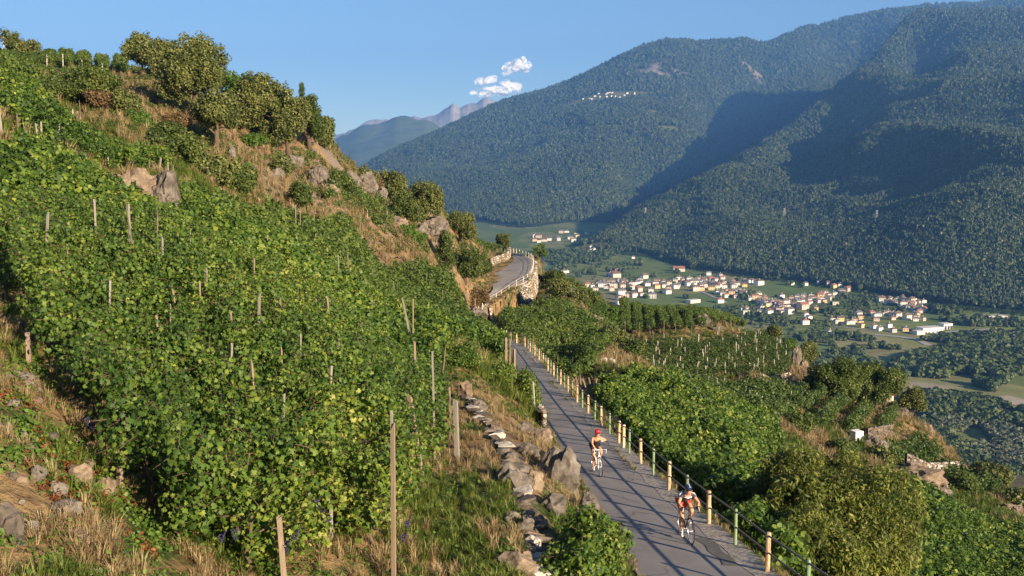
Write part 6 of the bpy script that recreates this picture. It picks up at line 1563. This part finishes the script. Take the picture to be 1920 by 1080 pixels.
# white tank and red roofed hut on the terraces
q = gp(1605, 843, 99); root = empty('water_tank', q, .35, 'white square water tank standing on the terrace edge', 'tank')
mb = MB(); mb.box((0, 0, .62), (.95, .9, .95)); mb.obj('tank', M['w_white'], root)
for i in range(3):
    m2 = MB(); m2.box((0, 0, .3 + i * .32), (1.0, .95, .04)); m2.obj('cage_bar', M['steel'], root)
m2 = MB(); m2.box((0, 0, .07), (1.05, 1.0, .12)); m2.obj('pallet', M['wood'], root)
q = hit(1648, 760); q = gp(1648, 752, 160, .3)
house(q, 4.2, 3.4, 2.6, R(-25), 'pink', 'red', 'small hut with a flat red roof half hidden behind the terrace trees', None, False, False, 'hut', 'hut')
q = gp(1638, 745, 163, .6); house(q, 2.8, 2.4, 3.0, R(-25), 'white', 'grey', 'white shed joined to the red roofed hut', None, True, False, 'hut', 'hut')
# cables over the vines
def cable(a, b, sag, label, r=.012):
    mb = MB(); a, b = Vector(a), Vector(b); mb.tube([a + (b - a) * t + Vector((0, 0, -sag * 4 * t * (1 - t))) for t in np.linspace(0, 1, 14)], r, 4); tag(mb.obj('cable', M['steel']), label, 'cable')
cable(P(1290,712,70), P(1560,880,60), .8, 'thin cable hanging over the hollow vineyard', .014)

# ---------------------------------------------------------------- riders
M['skin'] = plain('sun_tanned_skin', (0.52, 0.27, 0.16), 0.55, 0.06, 10); M['black'] = plain('black_cloth', (0.018, 0.018, 0.020), 0.8, 0.2, 10); M['white_c'] = plain('white_cloth', (0.75, 0.75, 0.76), 0.8, 0.05, 10)
M['red_c'] = plain('red_cloth', (0.62, 0.03, 0.035), 0.6, 0.1, 10); M['navy'] = plain('navy_gloss', (0.015, 0.03, 0.09), 0.25, 0.1, 10); M['red_g'] = plain('red_gloss', (0.50, 0.015, 0.025), 0.25, 0.15, 10); M['tyre'] = plain('tyre_rubber', (0.02, 0.02, 0.02), 0.8, 0.1, 10)
M['frame_w'] = plain('white_frame_paint', (0.75, 0.75, 0.75), 0.25, 0.03, 10); M['frame_b'] = plain('black_frame_paint', (0.03, 0.03, 0.035), 0.25, 0.1, 10); M['chrome'] = plain('silver_metal', (0.6, 0.6, 0.6), 0.3, 0.05, 10, metal=.9); M['blue_c'] = plain('blue_cloth', (0.10, 0.16, 0.45), 0.7, 0.1, 10); M['dark_navy'] = plain('dark_navy_cloth', (0.03, 0.03, 0.06), 0.7, 0.3, 10); M['hair'] = plain('dark_hair', (0.05, 0.03, 0.02), 0.8, 0.2, 30)
def skin(name, nodes, edges, mat, parent, sub=2, root=0):
    me = bpy.data.meshes.new(name); me.from_pydata([n[:3] for n in nodes], edges, []); o = bpy.data.objects.new(name, me); COL.objects.link(o); o.parent = parent
    me.materials.append(mat); md = o.modifiers.new('skin', 'SKIN'); md.use_smooth_shade = True
    for i, n in enumerate(nodes):
        v = me.skin_vertices[0].data[i]; v.radius = (n[3], n[4] if len(n) > 4 else n[3]); v.use_root = i == root
    s = o.modifiers.new('sub', 'SUBSURF'); s.levels = s.render_levels = sub; return o
def wheel(parent, x, spoke=16):
    mb = MB(); R_ = .335; seg = 40
    mb.tube([(x + math.cos(6.2832 * i / seg) * R_, 0, .345 + math.sin(6.2832 * i / seg) * R_) for i in range(seg + 1)], .0125, 6, cap=False)
    w = mb.obj('wheel', M['tyre'], parent, True)
    m2 = MB(); m2.tube([(x + math.cos(6.2832 * i / seg) * .315, 0, .345 + math.sin(6.2832 * i / seg) * .315) for i in range(seg + 1)], .014, 6, cap=False); m2.obj('rim', M['chrome'], w, True)
    m3 = MB()
    for i in range(spoke):
        a = 6.2832 * i / spoke; m3.tube([(x, .02 * (-1) ** i, .345), (x + math.cos(a) * .31, 0, .345 + math.sin(a) * .31)], .0022, 3)
    m3.obj('spokes', M['chrome'], w); m4 = MB(); m4.tube([(x, -.05, .345), (x, .05, .345)], .022, 8); m4.obj('hub', M['chrome'], w)
def bicycle(loc, rz, frame, label, tape, saddle):
    r = empty('racing_bicycle', loc, rz, label, 'bicycle'); f = M[frame]
    BB, RA, FA, ST, HT, HB = (0, 0, .28), (-.41, 0, .345), (.58, 0, .345), (-.17, 0, .82), (.40, 0, .86), (.44, 0, .72)
    wheel(r, RA[0]); wheel(r, FA[0])
    mb = MB(); mb.tube([BB, ST], .017, 8); mb.tube([BB, HB], .022, 8); mb.tube([(-.155, 0, .78), HT], .018, 8); mb.tube([HT, HB], .020, 8)
    for s in (-1, 1): mb.tube([BB, (RA[0], s * .06, RA[2])], .009, 6); mb.tube([ST, (RA[0], s * .06, RA[2])], .008, 6)
    mb.obj('frame', f, r, True)
    mb = MB()
    for s in (-1, 1): mb.tube([(.44, s * .02, .74), (.47, s * .05, .62), (FA[0], s * .055, FA[2])], [.014, .012, .009], 6)
    mb.obj('fork', f, r, True)
    mb = MB(); mb.tube([HT, (.39, 0, .92), (.48, 0, .94)], .015, 6)
    for s in (-1, 1): mb.tube([(.48, 0, .94), (.48, s * .17, .94), (.50, s * .205, .94), (.58, s * .21, .93), (.60, s * .21, .87), (.56, s * .21, .82), (.50, s * .21, .81)], .014, 6)
    hb = mb.obj('handlebar', M[tape], r, True)
    for s in (-1, 1):
        m2 = MB(); m2.tube([(.575, s * .21, .93), (.60, s * .21, .965), (.605, s * .215, .93), (.60, s * .22, .86)], [.018, .018, .010, .006], 6); m2.obj('brake_lever', M['white_c'], hb, True)
    mb = MB(); mb.tube([ST, (-.185, 0, .90)], .013, 6); mb.obj('seat_post', M['frame_b'], r, True)
    mb = MB(); mb.tube([(-.31, 0, .925), (-.22, 0, .925), (-.08, 0, .915), (-.03, 0, .91)], [.055, .065, .025, .018], 8, squash=.45); mb.obj('saddle', M[saddle], r, True)
    mb = MB(); mb.tube([(0, -.09, .28), (0, .09, .28)], .015, 6)
    for i in range(20): pass
    mb.tube([(math.cos(.314 * i) * .09, -.045, .28 + math.sin(.314 * i) * .09) for i in range(21)], .006, 4, cap=False)
    ck = mb.obj('crankset', M['chrome'], r, True)
    for s, a in ((-1, -1.2), (1, 1.94)):
        e = (math.cos(a) * .17, s * .09, .28 + math.sin(a) * .17); m2 = MB(); m2.tube([(0, s * .075, .28), e], .010, 5); m2.obj('crank_arm', M['chrome'], ck)
        m3 = MB(); m3.box((e[0], s * .13, e[2]), (.08, .08, .02)); m3.obj('pedal', M['frame_b'], ck)
    return r
def hand(name, c, d, side, mat, parent, grip=True):
    """palm and five bent fingers closing round the bar"""
    mb = MB(); c = Vector(c)
    mb.tube([c + Vector((-.055, 0, .012)), c + Vector((-.02, 0, .018)), c + Vector((.02, 0, .02))], [.024, .036, .034], 8, squash=.5)
    for i in range(4):
        y = (i - 1.5) * .019; L = [.9, 1.05, 1.0, .8][i]
        mb.tube([c + Vector((.015, y, .022)), c + Vector((.05 * L, y, .018)), c + Vector((.062 * L, y, -.012)), c + Vector((.038 * L, y, -.03))], [.010, .009, .008, .007], 5)
    mb.tube([c + Vector((-.02, -side * .03, .01)), c + Vector((.01, -side * .048, -.005)), c + Vector((.03, -side * .04, -.02))], [.012, .010, .008], 5)
    return mb.obj(name, mat, parent, True)
def rider(loc, rz, label, P_, top, bottom, helmet, shoe, glove, tank=False):
    r = empty('person', loc, rz, label, 'person')
    hip, sh, nk, hd = P_['hip'], P_['sh'], P_['neck'], P_['head']
    N = [(hip[0], 0, hip[2], .125, .14), ((hip[0] * .6 + sh[0] * .4), 0, hip[2] * .6 + sh[2] * .4 + .02, .115, .14), ((hip[0] * .25 + sh[0] * .75), 0, hip[2] * .25 + sh[2] * .75 + .015, .12, .155), (sh[0], 0, sh[2], .075, .09), (nk[0], 0, nk[2], .055), (hd[0], 0, hd[2] - .02, .085, .075), (hd[0] + .01, 0, hd[2] + .09, .08, .075)]
    E = [(0, 1), (1, 2), (2, 3), (3, 4), (4, 5), (5, 6)]
    for s in (-1, 1):
        el, ha = P_['el%d' % s], P_['ha%d' % s]; k = len(N)
        N += [(sh[0] - .01, s * .165, sh[2] - .03, .06), (el[0], el[1], el[2], .040), ((el[0] + ha[0]) / 2, (el[1] + ha[1]) / 2, (el[2] + ha[2]) / 2, .036), (ha[0] - .04, ha[1], ha[2] + .01, .024)]
        E += [(3, k), (k, k + 1), (k + 1, k + 2), (k + 2, k + 3)]
        kn, an = P_['kn%d' % s], P_['an%d' % s]; k = len(N)
        N += [(hip[0] + .03, s * .10, hip[2] - .05, .092), ((hip[0] + kn[0]) / 2 + .01, (s * .10 + kn[1]) / 2, (hip[2] + kn[2]) / 2, .078), (kn[0], kn[1], kn[2], .056), (kn[0] * .7 + an[0] * .3 - .02, kn[1], kn[2] * .7 + an[2] * .3, .056), (an[0], an[1], an[2], .034), (an[0] + .10, an[1], an[2] - .055, .03)]
        E += [(0, k), (k, k + 1), (k + 1, k + 2), (k + 2, k + 3), (k + 3, k + 4), (k + 4, k + 5)]
    skin('body', N, E, M['skin'], r)
    # garments: sleeves only where the photo has them
    T_ = [tuple([*N[0][:3], .135, .15]), tuple([*N[1][:3], .126, .152]), tuple([*N[2][:3], .132, .168])]
    TE = [(0, 1), (1, 2)]
    if tank:
        mid = [(N[2][i] + N[3][i]) / 2 for i in range(3)]
        skin('vest', [(N[0][0] * .8 + N[1][0] * .2, 0, N[0][2] * .8 + N[1][2] * .2, .145, .165), (*N[1][:3], .142, .170), (*N[2][:3], .148, .180), (mid[0] - .01, 0, mid[2] - .01, .115, .135)], [(0, 1), (1, 2), (2, 3)], M[top], r)
    else:
        T_ += [(*N[3][:3], .092, .10)]; TE += [(2, 3)]
        for s in (-1, 1):
            el = P_['el%d' % s]; k = len(T_); T_ += [(sh[0] - .01, s * .165, sh[2] - .03, .07), ((sh[0] + el[0]) / 2, (s * .165 + el[1]) / 2, (sh[2] + el[2]) / 2, .056)]; TE += [(3, k), (k, k + 1)]
        j = skin('jersey', T_, TE, M[top], r)
        m2 = MB(); c = Vector(N[2][:3]) * .5 + Vector(N[3][:3]) * .5
        m2.tube([c + Vector((.10, -.11, -.03)), c + Vector((.118, 0, -.055)), c + Vector((.10, .11, -.03))], [.014, .022, .014], 6); m2.obj('chest_stripe', M['white_c'], j, True)
        for s in (-1, 1):
            m2 = MB(); m2.tube([Vector((sh[0] + .02, s * .10, sh[2] + .05)), Vector((sh[0] - .01, s * .19, sh[2] + .02)), Vector((sh[0] * .7 + P_['el%d' % s][0] * .3, s * .225, sh[2] * .75 + P_['el%d' % s][2] * .25))], [.016, .024, .014], 6); m2.obj('shoulder_patch', M['white_c'], j, True)
        m2 = MB(); m2.tube([Vector((hip[0] + .05, -.12, hip[2] + .06)), Vector((hip[0] - .12, -.06, hip[2] + .16)), Vector((hip[0] - .1, .06, hip[2] + .2))], [.03, .05, .03], 6); m2.obj('side_panel', M['blue_c'], j, True)
    S_ = [(hip[0], 0, hip[2], .137, .152)]; SE = []
    for s in (-1, 1):
        kn = P_['kn%d' % s]; k = len(S_); S_ += [(hip[0] + .03, s * .10, hip[2] - .05, .104), (hip[0] * .45 + kn[0] * .55, (s * .1) * .45 + kn[1] * .55, hip[2] * .45 + kn[2] * .55 + .005, .080)]; SE += [(0, k), (k, k + 1)]
    skin('shorts', S_, SE, M[bottom], r)
    # head: helmet with ridges, hair, sunglasses, nose, mouth, ears
    H = Vector(hd); hp = skin('helmet', [(H.x - .10, 0, H.z + .085, .075, .065), (H.x - .02, 0, H.z + .115, .115, .10), (H.x + .09, 0, H.z + .105, .085, .075)], [(0, 1), (1, 2)], M[helmet], r)
    for s in (-1, 0, 1):
        m2 = MB(); m2.tube([(H.x - .13, s * .045, H.z + .13), (H.x - .02, s * .06, H.z + .212 - abs(s) * .02), (H.x + .09, s * .05, H.z + .165)], [.008, .014, .008], 6); m2.obj('helmet_rib', M['white_c' if helmet == 'navy' and s == 0 else helmet], hp, True)
    m2 = MB(); m2.tube([(H.x + .05, -.075, H.z + .045), (H.x + .095, -.04, H.z + .04), (H.x + .105, 0, H.z + .045), (H.x + .095, .04, H.z + .04), (H.x + .05, .075, H.z + .045)], .018, 6); m2.obj('sunglasses', M['black'], r, True)
    m2 = MB(); m2.tube([(H.x + .095, 0, H.z + .03), (H.x + .122, 0, H.z - .005), (H.x + .10, 0, H.z - .015)], [.010, .015, .010], 6); m2.obj('nose', M['skin'], r, True)
    m2 = MB(); m2.tube([(H.x + .088, -.026, H.z - .043), (H.x + .10, 0, H.z - .045), (H.x + .088, .026, H.z - .043)], .007, 5); m2.obj('mouth', M['red_c'], r, True)
    for s in (-1, 1):
        m2 = MB(); m2.tube([(H.x, s * .078, H.z - .01), (H.x + .005, s * .09, H.z + .02), (H.x - .005, s * .08, H.z + .045)], [.010, .016, .010], 6); m2.obj('ear', M['skin'], r, True)
    m2 = MB(); m2.tube([(H.x - .09, 0, H.z + .05), (H.x - .10, 0, H.z - .01), (H.x - .09, 0, H.z - .05)], [.05, .05, .03], 8); m2.obj('hair', M['hair'], r, True)
    for s in (-1, 1):
        hand('glove', P_['ha%d' % s], 0, s, M[glove], r)
        an = P_['an%d' % s]; m2 = MB(); m2.tube([(an[0] - .04, an[1], an[2] - .055), (an[0] + .03, an[1], an[2] - .055), (an[0] + .12, an[1], an[2] - .075), (an[0] + .17, an[1], an[2] - .08)], [.034, .042, .036, .02], 8); m2.obj('shoe', M[shoe], r, True)
        m2 = MB(); m2.tube([(an[0], an[1], an[2] + .05), (an[0], an[1], an[2] - .02)], [.041, .040], 8); m2.obj('sock', M['white_c' if shoe != 'black' else 'black'], r, True)
    return r
def on_contact(pxf, pyf, Yf, rz_extra=0.0):
    x = float(side_of(pxf, pyf)) * Yf; return x, Yf
head1 = math.atan2(-1.0, .10); 
def put(xf, Yf, hd):
    fw = Vector((math.cos(hd), math.sin(hd), 0)); p = Vector((xf, Yf, 0)) - fw * .58; return (p.x, p.y, road_z(p.y) + .012)
hd1 = math.atan2(-1, .10); l1 = put(float(side_of(1296, 1020)) * 25.55, 25.55, hd1)
hd2 = math.atan2(-1, .16); l2 = put(float(side_of(1126, 895)) * 34.4, 34.4, hd2)
tilt = math.atan(.11)
pose1 = dict(hip=(-.17, 0, 1.00), sh=(.24, 0, 1.25), neck=(.31, 0, 1.31), head=(.38, 0, 1.36), el1=(.37, .27, 1.06), ha1=(.545, .21, .96), **{'el-1': (.37, -.27, 1.06), 'ha-1': (.545, -.21, .96)}, kn1=(.22, .12, .66), an1=(-.06, .13, .25), **{'kn-1': (.27, -.12, .78), 'an-1': (.04, -.13, .42)})
pose1['an1'] = (-.09, .13, .52); pose1['kn1'] = (.24, .13, .80); pose1['an-1'] = (.04, -.13, .20); pose1['kn-1'] = (.16, -.12, .60)
pose2 = dict(pose1); pose2.update(dict(hip=(-.18, 0, 1.00), sh=(.14, 0, 1.31), neck=(.19, 0, 1.385), head=(.24, 0, 1.44)))
pose2['ha-1'] = (.50, -.16, .97); pose2['el-1'] = (.30, -.22, 1.14); pose2['el1'] = (.16, .33, 1.22); pose2['ha1'] = (.33, .13, 1.22)
for loc, hd, pose, a in [(l1, hd1, pose1, ('frame_b', 'nearer racing bicycle, black and white, under the rider in red shorts', 'frame_b', 'black')), (l2, hd2, pose2, ('frame_w', 'farther racing bicycle with a white frame and white handlebar', 'white_c', 'white_c'))]:
    b = bicycle(loc, hd, *a); b.rotation_euler = Matrix.Rotation(hd, 3, 'Z').to_euler(); b.rotation_euler = (0, -tilt, hd)
r1 = rider(l1, hd1, 'nearer cyclist in black and white jersey, red shorts and dark blue helmet', pose1, 'dark_navy', 'red_c', 'navy', 'white_c', 'black'); r1.rotation_euler = (0, -tilt, hd1)
r2 = rider(l2, hd2, 'farther cyclist in black vest and red helmet, one hand raised to the chest', pose2, 'black', 'black', 'red_g', 'white_c', 'white_c', tank=True); r2.rotation_euler = (0, -tilt, hd2)
for o in bpy.data.objects:
    if o.name.split('.')[0] == 'crown' and o.modifiers: o['kind'] = 'stuff'
print('STAGE all', time.time() - T0, len(bpy.data.objects))
